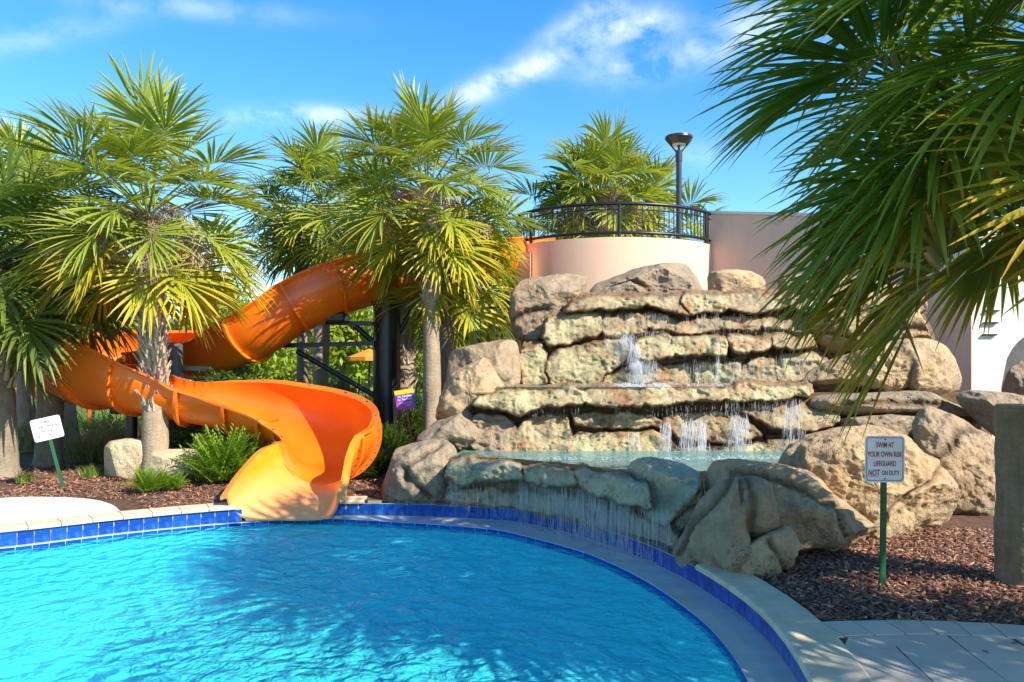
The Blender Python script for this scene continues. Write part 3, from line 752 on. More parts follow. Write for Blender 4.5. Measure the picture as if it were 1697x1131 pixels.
# left side
boulder('tall blocky tan rock at the left of the middle pool, beside the palm trunk', [(742, 655), (740, 600), (752, 578), (790, 572), (848, 562), (860, 575), (862, 645), (840, 655), (790, 660)], 12.2, .55, mat='rock_dry', amp=.06, cuts=5, p=4)
boulder('pitted sunlit boulder leaning on the left end of the middle ledge', [(727, 720), (722, 690), (738, 640), (760, 605), (795, 588), (825, 600), (848, 640), (835, 655), (800, 660), (778, 700), (750, 728)], 11.5, .5, mat='rock_tan', amp=.07, cuts=4, pit=.05, cracks=[[(765, 700), (790, 668), (830, 648)]])
boulder('small brown rock between the pitted boulder and the lower pool', [(690, 722), (712, 700), (745, 695), (775, 680), (792, 700), (795, 748), (755, 752), (700, 745)], 10.9, .4, mat='rock_grey', amp=.05)
boulder('rounded grey boulder on the pool edge at the left of the lower cascade', [(632, 850), (636, 800), (648, 765), (660, 735), (690, 718), (730, 722), (758, 742), (768, 770), (755, 800), (742, 858), (690, 858)], 10.35, .42, mat='rock_grey', amp=.06, cuts=4,
        cracks=[[(675, 800), (678, 770), (700, 745), (728, 728)], [(668, 775), (685, 800), (715, 825)]], cd=.06, cw=4)
# --- middle ledge and wall
def Ymid(x, y): return np.interp(y, [635, 665, 690, 765], [11.45, 11.25, 11.15, 10.85])
carve([(RL, [(786, 670), (800, 650), (850, 643), (960, 641), (965, 672), (900, 676), (858, 690), (836, 680), (812, 674)], .42, 'rock_cream'),
       (RL, [(966, 641), (1060, 639), (1066, 672), (1010, 676), (968, 672)], .40, 'rock_wet'),
       (RL, [(1063, 639), (1195, 637), (1200, 662), (1140, 668), (1069, 673)], .44, 'rock_cream'),
       (RL, [(1197, 637), (1330, 636), (1345, 648), (1335, 662), (1204, 665)], .40, 'rock_cream'),
       (RB, [(778, 735), (784, 690), (800, 678), (828, 686), (855, 702), (858, 768), (800, 768)], .34, 'rock_dry'),
       (RB, [(860, 698), (905, 684), (944, 688), (946, 768), (863, 768)], .28, 'rock_wet'),
       (RB, [(952, 684), (1064, 682), (1094, 692), (1098, 708), (1040, 713), (960, 711)], .32, 'rock_wet'),
       (RB, [(950, 718), (1030, 716), (1096, 714), (1122, 736), (1124, 768), (950, 768)], .28, 'rock_cream'),
       (RB, [(1098, 684), (1196, 678), (1250, 706), (1262, 726), (1200, 735), (1140, 732), (1106, 708)], .30, 'rock_wet'),
       (RB, [(1126, 739), (1200, 739), (1306, 733), (1310, 768), (1128, 768)], .28, 'rock_cream'),
       (RB, [(1202, 674), (1290, 668), (1340, 670), (1384, 686), (1388, 704), (1330, 716), (1270, 706)], .32, 'rock_wet'),
       (RB, [(1264, 729), (1340, 720), (1400, 710), (1430, 768), (1313, 768)], .26, 'rock_wet')], Ymid, seed=47)
# right shelves
rp('rock_shelf', [(1335, 668), (1350, 655), (1420, 652), (1520, 648), (1600, 652), (1640, 660), (1665, 690), (1600, 690), (1500, 688), (1400, 690), (1350, 688)], 11.3, .75, p=3, mat='rock_grey', amp=.05, cuts=3, cracks=[[(1400, 672), (1480, 668), (1560, 672)]])
rp('rock_shelf', [(1580, 660), (1600, 646), (1660, 650), (1720, 662), (1760, 700), (1700, 760), (1620, 700)], 10.6, .6, p=3, mat='rock_grey', amp=.05)
rp('rock_shelf', [(1388, 694), (1450, 688), (1530, 690), (1550, 716), (1500, 740), (1400, 730), (1380, 712)], 10.9, .5, p=3, mat='rock_grey', amp=.06)
# --- lower lip and wall
def Ylow(x, y): return np.interp(x, [730, 850, 920, 988, 1033, 1125, 1180], [10.08, 9.80, 9.27, 8.65, 8.33, 7.66, 7.25]) + (800 - y) * .0012
carve([(RL, [(738, 794), (748, 768), (775, 758), (860, 766), (866, 800), (815, 797), (765, 806)], .34, 'rock_teal'),
       (RL, [(867, 767), (950, 776), (956, 812), (900, 806), (870, 801)], .32, 'rock_teal'),
       (RL, [(953, 776), (1035, 787), (1075, 802), (1075, 848), (1010, 831), (960, 816)], .33, 'rock_teal'),
       (RB, [(734, 834), (744, 812), (800, 806), (880, 812), (958, 824), (984, 858), (990, 874), (880, 849), (800, 838)], .10, 'rock_teal'),
       (RB, [(966, 828), (1040, 846), (1120, 880), (1130, 912), (1033, 886), (995, 874), (990, 858)], .10, 'rock_teal')], Ylow, seed=63, w=9)
# boulders at the right
boulder('teal-stained boulder at the right end of the lower cascade', [(1030, 820), (1036, 785), (1050, 762), (1080, 756), (1130, 768), (1195, 774), (1216, 790), (1185, 830), (1150, 880), (1132, 930), (1080, 905), (1045, 870)], 8.65, .5, Yr=7.7, mat='rock_teal', amp=.06, cuts=4,
        cracks=[[(1060, 850), (1095, 885), (1118, 905)], [(1205, 790), (1160, 830), (1120, 870), (1110, 910)]], cw=6, cd=.07)
boulder('dark wedge of rock between the teal-stained boulder and the rounded knob', [(1108, 925), (1140, 870), (1175, 820), (1210, 790), (1250, 800), (1262, 860), (1250, 920), (1222, 985), (1165, 965)], 7.35, .42, Yr=6.75, mat='rock_dry', amp=.06, cuts=4,
        cracks=[[(1215, 795), (1190, 830), (1150, 870), (1125, 920)]], cw=6, cd=.07)
boulder('long sloping boulder running down to the mulch behind the rounded knob', [(1150, 800), (1160, 768), (1220, 762), (1260, 768), (1305, 772), (1350, 795), (1395, 835), (1440, 866), (1495, 912), (1440, 930), (1400, 946), (1330, 955), (1270, 960), (1230, 880)], 7.9, .65, Yr=7.5, mat='rock_tan', amp=.07, cuts=5,
        cracks=[[(1205, 780), (1260, 785), (1320, 805), (1360, 835), (1390, 845)], [(1385, 850), (1400, 890), (1430, 905)]], cw=5, cd=.05, pit=.04)
boulder('smooth rounded knob of rock overhanging the pool corner', [(1196, 880), (1198, 830), (1215, 795), (1245, 786), (1280, 800), (1305, 835), (1310, 858), (1285, 890), (1240, 910), (1205, 905)], 6.95, .38, mat='rock_dry', amp=.04, cuts=4,
        cracks=[[(1240, 800), (1248, 840), (1240, 900)]], cw=8, cd=.03)
boulder('low sunlit foot rock at the corner where the coping begins', [(1205, 975), (1208, 905), (1240, 898), (1275, 888), (1305, 868), (1325, 900), (1335, 948), (1295, 972), (1260, 980)], 6.75, .32, mat='rock_tan', amp=.04, cuts=3, cracks=[[(1275, 900), (1295, 930), (1308, 960)]], cw=4)
boulder('huge cracked boulder behind the lifeguard sign', [(1290, 780), (1300, 748), (1330, 725), (1370, 711), (1430, 706), (1470, 702), (1498, 715), (1520, 740), (1555, 768), (1585, 805), (1605, 850), (1622, 902), (1540, 912), (1450, 915), (1380, 880)], 8.6, .95, mat='rock_tan', amp=.09, cuts=5,
        cracks=[[(1560, 765), (1548, 798), (1512, 826), (1475, 850), (1465, 862)]], cw=4, cd=.06, pit=.05)
boulder('weathered boulder behind the cut palm post at the right', [(1512, 712), (1524, 684), (1560, 668), (1605, 678), (1640, 706), (1662, 760), (1668, 868), (1610, 872), (1570, 860), (1530, 780)], 9.5, .7, mat='rock_dry', amp=.08, cuts=4,
        cracks=[[(1530, 770), (1570, 748), (1600, 705), (1625, 700)]], cw=5, cd=.06, pit=.05)
boulder('tan boulder by the stairway at the right edge', [(1660, 640), (1680, 600), (1740, 590), (1800, 640), (1800, 700), (1660, 690)], 12.5, .5, mat='rock_dry', amp=.07)

# --- water lying in the rock pools
def wpoly(poly, z, name):
    m_ = MB(); P = resample(np.array(poly, float), .25); c_ = P.mean(0); m_.add(*sheet_from(P, c_, z)); return struct(name, m_.mesh(name, M['basin_water'], True))
wpoly([(-.22, 11.05), (.6, 10.88), (2, 10.88), (3.9, 10.95), (4.2, 11.6), (4.3, 12.8), (.0, 12.8)], 1.395, 'upper_pool_water')
wpoly([(-.75, 10.05), (.0, 9.75), (.7, 9.2), (1.4, 8.45), (2.8, 8.75), (4.1, 9.7), (4.0, 11.1), (-.6, 11.1)], .555, 'lower_pool_water')

# --- falling water
def strands(specs, name='falling_water'):
    vs = []; fs = []; r_ = np.random.default_rng(5 + len(specs) + int(specs[0][0])); fat = .62 if specs[0][0] > 800 else 1.0
    for (x0, x1, y0, y1, Ya, Yb, n, wmax, spread) in specs:
        for _ in range(int(n * (2.2 if fat < 1 else 1.3))):
            px = r_.uniform(x0, x1); fr = (px - x0) / max(1, x1 - x0); Y = Ya + (Yb - Ya) * fr + r_.uniform(-.05, .05)
            L = y1 - y0; st = y0 + r_.uniform(-.1, .25) * L; 
            while st < y1:
                ln = r_.uniform(.25, .9) * L; e = min(st + ln, y1 + 2)
                w = r_.uniform(.2, 1) ** 1.5 * wmax * fat * .62; dx = r_.normal() * spread * L
                a = np.array(V(px, st, Y)); b = np.array(V(px + dx, e, Y - r_.uniform(0, .06)))
                m1 = a * .7 + b * .3; m2 = a * .3 + b * .7; base_ = len(vs)
                vs.append(a)
                for mm, ww in ((m1, w), (m2, w * .8)):
                    for q in range(3):
                        an = q * 2.094; vs.append(mm + np.array([math.cos(an), math.sin(an), 0]) * ww)
                vs.append(b)
                for q in range(3):
                    q2 = (q + 1) % 3
                    fs.append((base_, base_ + 1 + q, base_ + 1 + q2)); fs.append((base_ + 1 + q, base_ + 4 + q, base_ + 4 + q2)); fs.append((base_ + 1 + q, base_ + 4 + q2, base_ + 1 + q2)); fs.append((base_ + 4 + q, base_ + 7, base_ + 4 + q2))
                px += dx; st = e + r_.uniform(-.05, .35) * L * .5
    me = mesh(name, np.array(vs), np.array(fs), M['fall']); o = struct(name, me); o['kind'] = 'stuff'; return o
strands([(990, 1130, 508, 522, 12.95, 12.95, 60, .010, .05), (1000, 1120, 548, 562, 12.6, 12.6, 50, .010, .1), (995, 1110, 520, 552, 12.65, 12.65, 40, .006, .03),
         (1030, 1048, 552, 590, 12.3, 12.3, 50, .011, .22), (1044, 1060, 570, 612, 12.2, 12.2, 60, .012, .12), (1048, 1064, 600, 637, 12.1, 12.1, 70, .012, .16), (1066, 1090, 598, 637, 12.1, 12.1, 40, .010, .2), (1095, 1240, 560, 600, 12.35, 12.35, 40, .006, .04),
         (1130, 1240, 600, 634, 12.15, 12.15, 50, .006, .04), (1188, 1192, 562, 632, 12.2, 12.2, 14, .008, .02), (1130, 1300, 520, 555, 12.6, 12.6, 40, .006, .04), (1000, 1040, 560, 600, 12.35, 12.35, 25, .006, .05), (1240, 1340, 590, 634, 12.15, 12.15, 30, .006, .03)])
strands([(870, 960, 672, 690, 10.75, 10.75, 16, .006, .05), (1020, 1200, 670, 690, 10.75, 10.75, 32, .006, .05), (1200, 1330, 662, 688, 10.8, 10.8, 45, .007, .05),
         (1095, 1112, 700, 757, 10.6, 10.6, 40, .010, .04), (1130, 1170, 696, 758, 10.55, 10.55, 90, .012, .07), (1040, 1060, 715, 757, 10.6, 10.6, 20, .006, .03), (1210, 1240, 690, 757, 10.55, 10.55, 60, .011, .10),
         (1300, 1325, 668, 745, 10.55, 10.55, 30, .010, .07), (930, 1300, 745, 760, 10.5, 10.5, 120, .008, .3)])
strands([(765, 860, 796, 858, 9.72, 9.5, 70, .004, .02), (860, 920, 790, 876, 9.5, 9.0, 110, .005, .02), (920, 990, 800, 902, 9.0, 8.35, 170, .006, .03),
         (990, 1045, 814, 925, 8.35, 7.98, 170, .006, .03), (1045, 1110, 835, 940, 7.98, 7.42, 100, .006, .03), (745, 765, 790, 840, 9.85, 9.8, 40, .006, .1)])
# splash foam where the water lands
def foam(specs):
    vs = []; fs = []; r_ = np.random.default_rng(9)
    for (xa, ya, xb, yb, z, n, sp, s0) in specs:
        for _ in range(n):
            t = r_.uniform(); p = np.array(W(xa + (xb - xa) * t, ya + (yb - ya) * t, z)) + np.array([r_.normal() * sp, r_.normal() * sp, abs(r_.normal()) * .02]); s = s0 * r_.uniform(.4, 1.2); b = len(vs)
            for d in ((1.6, 0, 0), (-1.6, 0, 0), (0, 1.3, 0), (0, -1.3, 0), (0, 0, .6), (0, 0, -.6)): vs.append(p + np.array(d) * s)
            for t3 in ((0, 2, 4), (2, 1, 4), (1, 3, 4), (3, 0, 4), (2, 0, 5), (1, 2, 5), (3, 1, 5), (0, 3, 5)): fs.append(tuple(b + q for q in t3))
    o = struct('splash_foam', mesh('splash_foam', np.array(vs), np.array(fs), M['fall'])); o['kind'] = 'stuff'
foam([(780, 862, 860, 870, LZ, 60, .04, .007), (860, 870, 990, 905, LZ, 330, .06, .008), (990, 905, 1110, 945, LZ, 280, .06, .008),
      (990, 640, 1240, 640, 1.40, 250, .05, .012), (1030, 641, 1100, 641, 1.42, 160, .07, .014), (1090, 762, 1330, 760, .56, 260, .06, .011), (900, 762, 1090, 764, .56, 90, .05, .009)])

# ------------------------------------------------------------------ tower, stair wall, railing, lamp
tower = thing('observation_tower', 'round pink stucco platform wall above the rock waterfall', 'tower', (2.4, 19.6, 0))
TCx, TCy, TR = 2.38, 19.6, 2.6
def arcpts(r, a0, a1, n): return [(TCx + r * math.cos(a), TCy + r * math.sin(a)) for a in np.linspace(a0, a1, n)]
a0, a1 = math.radians(-218), math.radians(38)
mb = MB(); mb.prism(arcpts(TR, 0, 2 * math.pi, 97)[:-1], -.1, 4.43)
part(tower, 'wall', mb.mesh('wall', M['pink'], auto=30))
mb = MB(); mb.prism([(.05, 17.9), (.4, 17.6), (.6, 20.5), (.05, 20.5)], -.1, 4.2)
part(tower, 'wall', mb.mesh('wall', M['pink']))
sw = thing('stair_wall', 'tall pink stucco stair wall running right behind the rocks and palm fronds', 'wall', (6.3, 16.2, 0))
A = np.array([4.40, 18.3]); B = np.array([8.42, 14.6]); d = (B - A) / np.linalg.norm(B - A); nn_ = np.array([-d[1], d[0]])
m_ = MB(); A2 = A + nn_ * .25; B2 = B + nn_ * .25
m_.add([(*A, -.1), (*B, -.1), (*B2, -.1), (*A2, -.1), (*A, 5.17), (*B, 4.35), (*B2, 4.35), (*A2, 5.17)], [(0, 3, 2, 1), (4, 5, 6, 7), (0, 1, 5, 4), (1, 2, 6, 5), (2, 3, 7, 6), (3, 0, 4, 7)])
part(sw, 'wall', m_.mesh('wall', M['pink']))
m_ = MB(); A3 = A - nn_ * .03; B3 = B - nn_ * .03; A4 = A + nn_ * .28; B4 = B + nn_ * .28
m_.add([(*A3, 5.175), (*B3, 4.355), (*B4, 4.355), (*A4, 5.175), (*A3, 5.24), (*B3, 4.42), (*B4, 4.42), (*A4, 5.24)], [(0, 3, 2, 1), (4, 5, 6, 7), (0, 1, 5, 4), (1, 2, 6, 5), (2, 3, 7, 6), (3, 0, 4, 7)])
part(sw, 'cap', m_.mesh('cap', M['white_wall']))
ew = thing('arched_wall', 'bright white stucco wall end with a dark arched opening at the right edge', 'wall', (9.3, 14.9, 0))
m_ = MB(); x0_ = 8.45; ox = 8.98; Yw = 14.62
# front face with arch: columns of strips
xs = np.linspace(8.98, 10.4, 15); 
m_.add([(x0_, Yw, 0), (ox, Yw, 0), (ox, Yw, 4.3), (x0_, Yw, 4.3), (x0_, Yw + .3, 0), (ox, Yw + .3, 0), (ox, Yw + .3, 4.3), (x0_, Yw + .3, 4.3)], [(0, 1, 2, 3), (4, 7, 6, 5), (0, 4, 5, 1), (2, 6, 7, 3), (0, 3, 7, 4), (1, 5, 6, 2)])
for a_, b_ in zip(xs[:-1], xs[1:]):
    def top_(x): q = (x - 9.69) / .71; return 1.3 + 1.0 * math.sqrt(max(0, 1 - q * q))
    za, zb = top_(a_), top_(b_)
    m_.add([(a_, Yw, za), (b_, Yw, zb), (b_, Yw, 4.3), (a_, Yw, 4.3), (a_, Yw + .3, za), (b_, Yw + .3, zb), (b_, Yw + .3, 4.3), (a_, Yw + .3, 4.3)], [(0, 1, 2, 3), (4, 7, 6, 5), (0, 4, 5, 1), (2, 6, 7, 3)])
m_.box((11.2, Yw + .15, 2.15), (1.6, .3, 4.3))
part(ew, 'wall', m_.mesh('wall', M['white_wall']))
m_ = MB(); m_.box((10, Yw + 2.2, 2.1), (3.4, .2, 4.2)); part(ew, 'inner_wall', m_.mesh('inner_wall', M['grey_paint']))
m_ = MB()
for k_ in range(3): m_.box((8.75 + .02 * k_, Yw - .03, 2.25 + k_ * .22), (.25, .06, .03))
part(ew, 'louvre', m_.mesh('louvre', M['black_paint']))

rail = thing('platform_railing', 'curved black metal railing round the pink platform', 'railing', (2.38, 17.0, 4.43))
RR = 2.56
angs = [math.radians(a) for a in np.linspace(-151, -27, 60)]
def rpt(a, z): return (TCx + RR * math.cos(a), TCy + RR * math.sin(a), z)
m_ = MB(); 
def rc(z, ):
    return [rpt(a, z) for a in angs]
topc = [rpt(angs[0], 4.52)] + [rpt(angs[0], 5.06)] + [rpt(a, 5.15) for a in angs[1:-1]] + [rpt(angs[-1], 5.06)] + [rpt(angs[-1], 4.52)]
m_.tube(topc, .042, 8); part(rail, 'top_rail', m_.mesh('top_rail', M['black_paint'], auto=50))
m_ = MB(); m_.tube(rc(4.53), .035, 8); part(rail, 'bottom_rail', m_.mesh('bottom_rail', M['black_paint'], auto=50))
m_ = MB(); m_.tube(rc(5.02), .016, 6); part(rail, 'sub_rail', m_.mesh('sub_rail', M['black_paint'], auto=50))
m_ = MB(); m_.tube([(0, 0, 4.53), (0, 0, 5.12)], .011, 6); bal = m_.mesh('baluster', M['black_paint'])
m_ = MB(); m_.tube([(0, 0, 4.43), (0, 0, 5.14)], .038, 8); pst = m_.mesh('post', M['black_paint'], auto=50)
NB = 44
for i in range(NB + 1):
    a = angs[0] + (angs[-1] - angs[0]) * i / NB; isp = i in (4, 21, 40)
    o = part(rail, 'post' if isp else 'baluster', pst if isp else bal)
    x, y, _ = rpt(a, 0); o.location = Vector(o.location) + Vector((x, y, 0))
r2 = thing('side_railing', 'short black railing beside the slide entrance on the platform', 'railing', (.2, 18.6, 4.3))
m_ = MB(); pA = Vector(V(868, 381, 18.4)); pB = Vector(V(884, 384, 18.8)); lo_ = .55
m_.tube([pA - Vector((0, 0, lo_)), pA, pB, pB - Vector((0, 0, lo_))], .03, 6); part(r2, 'frame', m_.mesh('frame', M['lamp_grey']))
for k_ in range(1, 4):
    m_ = MB(); q = pA.lerp(pB, k_ / 4); m_.tube([q, q - Vector((0, 0, lo_))], .012, 5); part(r2, 'baluster', m_.mesh('baluster', M['lamp_grey']))

lampx, lampY = V(1125, 300, 19.6)[0], 19.6
lamp = thing('street_lamp', 'black post lamp with a wide disc head rising behind the platform railing', 'lamp', (lampx, lampY, 0))
def LZp(py): return EYE + (HY - py) / F * lampY
m_ = MB(); m_.tube([(lampx, lampY, 0), (lampx, lampY, LZp(265))], .07, 12); m_.tube([(lampx, lampY, LZp(268)), (lampx, lampY, LZp(250))], .085, 12)
part(lamp, 'pole', m_.mesh('pole', M['lamp_grey'], auto=50))
hx = lampx
m_ = MB(); prof = [(0, LZp(238)), (.19, LZp(238)), (.22, LZp(240)), (.34, LZp(230)), (.33, LZp(226.5)), (.15, LZp(223.5)), (0, LZp(223))]
n = 32; vs = []; fs = []
for i in range(n):
    a = 2 * math.pi * i / n
    for (r, z) in prof: vs.append((hx + r * math.cos(a), lampY + r * math.sin(a), z))
L_ = len(prof)
for i in range(n):
    j = (i + 1) % n
    for k_ in range(L_ - 1): fs.append((i * L_ + k_, j * L_ + k_, j * L_ + k_ + 1, i * L_ + k_ + 1))
m_.add(vs, fs); part(lamp, 'lamp_head', m_.mesh('lamp_head', M['lamp_grey'], auto=40))
m_ = MB(); m_.tube([(hx, lampY, LZp(241.5)), (hx, lampY, LZp(238.5))], .17, 24); part(lamp, 'lens', m_.mesh('lens', M['lens'], auto=40))
for s_ in (-1, 1):
    m_ = MB(); m_.tube([(hx + s_ * .03, lampY, LZp(255)), (hx + s_ * .10, lampY, LZp(249)), (hx + s_ * .30, lampY, LZp(233))], .02, 6); part(lamp, 'arm', m_.mesh('arm', M['lamp_grey'], auto=50))
m_ = MB(); m_.tube([(hx, lampY, LZp(255)), (hx, lampY, LZp(238))], .03, 6); part(lamp, 'stem', m_.mesh('stem', M['lamp_grey']))

# ------------------------------------------------------------------ water slide
slide = thing('water_slide', 'orange fibreglass water slide curving from the platform down into the pool', 'slide', (-3.5, 12.5, 0))
# px, py (circle centre), Y, radius, ext left deg, ext right deg
SP = [(893, 410, 20.0, .48, 120, 120), (862, 418, 18.8, .52, 124, 124), (770, 430, 16.9, .56, 128, 128), (690, 443, 15.9, .58, 128, 128), (610, 456, 15.2, .59, 128, 128), (540, 475, 14.8, .60, 126, 126), (475, 506, 14.6, .60, 120, 120),
      (420, 543, 14.6, .58, 108, 116), (360, 568, 15.0, .56, 94, 122), (290, 578, 15.5, .58, 88, 126), (215, 583, 15.7, .60, 86, 130), (148, 592, 15.1, .60, 86, 132), (122, 602, 14.2, .60, 86, 132), (138, 609, 13.4, .61, 94, 130),
      (190, 614, 12.8, .60, 96, 126), (250, 628, 12.45, .56, 92, 110), (310, 643, 12.4, .53, 98, 92), (370, 655, 12.4, .53, 112, 86), (430, 668, 12.3, .55, 124, 82),
      (488, 685, 12.1, .59, 128, 80), (530, 700, 11.7, .62, 126, 80), (550, 713, 11.2, .62, 118, 80), (540, 722, 10.75, .63, 102, 82), (512, 731, 10.35, .65, 92, 84), (484, 748, 9.9, .67, 86, 82), (462, 778, 9.42, .69, 80, 80)]
sp = np.array([[*V(a, b, c), r, l, q] for (a, b, c, r, l, q) in SP]); 
cc = catmull(sp, 14, False); 
Tn = np.gradient(cc[:, :3], axis=0); Tn /= np.linalg.norm(Tn, axis=1)[:, None]
Sx = np.cross(Tn, np.array([0, 0, 1.0])); Sx /= np.linalg.norm(Sx, axis=1)[:, None]; Nx = np.cross(Sx, Tn)
def prof_pts(i, r, phis):
    # phi: 0 down, + right
    k_ = np.clip((i - (len(cc) - 1 - 44)) / 40, 0, 1); k_ = k_ * k_ * (3 - 2 * k_); ex = 1 - .60 * k_
    pw = lambda v: math.copysign(abs(v) ** ex, v)
    return [cc[i, :3] + r * (pw(math.sin(a)) * Sx[i] - pw(math.cos(a)) * Nx[i]) for a in phis]
TH = .022; NPH = 40
def section(i0, i1):
    v = []; rowlen = None
    for i in range(i0, i1 + 1):
        r = cc[i, 3]; l, q = math.radians(cc[i, 4]), math.radians(cc[i, 5]); ph = np.linspace(-l, q, NPH)
        inner = prof_pts(i, r - TH, ph); outer = prof_pts(i, r, ph)
        # rolled lip on both rims
        lipL = prof_pts(i, r + .075, [-l, -l + .05]); lipR = prof_pts(i, r + .075, [q, q - .05])
        row = inner + [lipR[0], lipR[1]] + outer[::-1][1:-1] + [lipL[1], lipL[0]]
        rowlen = len(row); v += row
    n = i1 - i0 + 1; f = []
    for a in range(n - 1):
        for k_ in range(rowlen): f.append((a * rowlen + k_, (a + 1) * rowlen + k_, (a + 1) * rowlen + (k_ + 1) % rowlen, a * rowlen + (k_ + 1) % rowlen))
    f.append(tuple(range(rowlen))); f.append(tuple((n - 1) * rowlen + k_ for k_ in range(rowlen))[::-1])
    return v, f
def flange(i, w=.05, h=.075):
    v = []; l, q = math.radians(cc[i, 4]), math.radians(cc[i, 5]); ph = np.linspace(-l, q, NPH); r = cc[i, 3]
    for a in ph:
        for (dr, dt) in ((-.002, -w / 2), (h, -w / 2), (h, w / 2), (-.002, w / 2)):
            v.append(cc[i, :3] + (r + dr) * (math.sin(a) * Sx[i] - math.cos(a) * Nx[i]) + Tn[i] * dt)
    f = [(k_ * 4 + m2, k_ * 4 + (m2 + 1) % 4, (k_ + 1) * 4 + (m2 + 1) % 4, (k_ + 1) * 4 + m2) for k_ in range(NPH - 1) for m2 in range(4)]
    f += [(0, 1, 2, 3), tuple((NPH - 1) * 4 + m2 for m2 in (3, 2, 1, 0))]
    return v, f
nseg = len(cc) - 1
joints = [0, 30, 52, 68, 82, 100, 120, 140, 156, 172, 190, 206, 226, 246, 262, 276, 288, 300, 316, nseg]
for ji, (a, b) in enumerate(zip(joints[:-1], joints[1:])):
    v, f = section(a, b); m_ = MB(); m_.add(v, f)
    last = b == nseg
    part(slide, 'exit_chute' if last else 'flume_section', m_.mesh('flume_section', M['exit'] if last else M['orange'], auto=38))
    if not last:
        v, f = flange(b); m_ = MB(); m_.add(v, f); fl = part(slide, 'flange', m_.mesh('flange', M['orange'], auto=38))
        if 180 < b < 320:
            m_ = MB(); l, q = math.radians(cc[b, 4]), math.radians(cc[b, 5])
            for aa in np.linspace(-l, q, 22):
                dr = math.sin(aa) * Sx[b] - math.cos(aa) * Nx[b]; cpt = cc[b, :3] + (cc[b, 3] + .045) * dr
                m_.tube([cpt - Tn[b] * .032, cpt + Tn[b] * .032], .011, 6)
            bo = part(slide, 'bolts', m_.mesh('bolts', M['grey_paint'])); bo['kind'] = 'stuff'
# supports
def bar(name, a, b, r, sq=False, mat='black_paint', n=10):
    m_ = MB(); m_.tube([a, b], r, 4 if sq else n, sq=sq); return part(slide, name, m_.mesh(name, M[mat], auto=40))
YP = 15.0
bar('support_post', V(641, 500, YP), (V(641, 500, YP)[0], YP, -.1), .26, n=20)
m_ = MB(); x_ = V(641, 500, YP)[0]; m_.tube([(x_, YP, V(0, 505, YP)[2]), (x_, YP, V(0, 499, YP)[2])], .29, 20); part(slide, 'post_collar', m_.mesh('post_collar', M['black_paint'], auto=40)); m_ = MB(); m_.tube([(x_, YP, V(0, 580, YP)[2]), (x_, YP, V(0, 575, YP)[2])], .285, 20)
part(slide, 'post_collar', m_.mesh('post_collar', M['black_paint'], auto=40))
bar('beam', V(540, 535, YP), V(628, 537, YP), .06, True); bar('beam', V(430, 574, YP - .1), V(628, 569, YP - .1), .06, True)
bar('brace', V(492, 582, YP - .1), V(628, 660, YP - .1), .05); bar('brace', V(588, 540, YP), V(628, 575, YP), .055)
bar('beam', V(650, 512, YP), V(705, 497, YP), .06, True); bar('brace', V(682, 515, YP), V(652, 570, YP), .045)
for (a_, b_) in ((560, 527), (462, 566)):
    c_ = V(a_, b_, YP - .15); m_ = MB(); m_.box(c_, (.34, .5, .18), bev=.03); part(slide, 'saddle', m_.mesh('saddle', M['black_paint']))
bar('support_post', V(286, 568, 14.1), (V(286, 568, 14.1)[0], 14.1, -.1), .17, n=20, mat='grey_paint'); bar('beam', V(295, 610, 14.1), V(350, 612, 14.3), .06, True)
c_ = V(218, 677, 12.9); m_ = MB(); m_.box(c_, (.5, .5, .16), bev=.03); part(slide, 'saddle', m_.mesh('saddle', M['black_paint']))
bar('support_post', c_, (c_[0], c_[1], -.1), .09); bar('beam', V(215, 682, 12.9), V(262, 682, 13.2), .05, True)

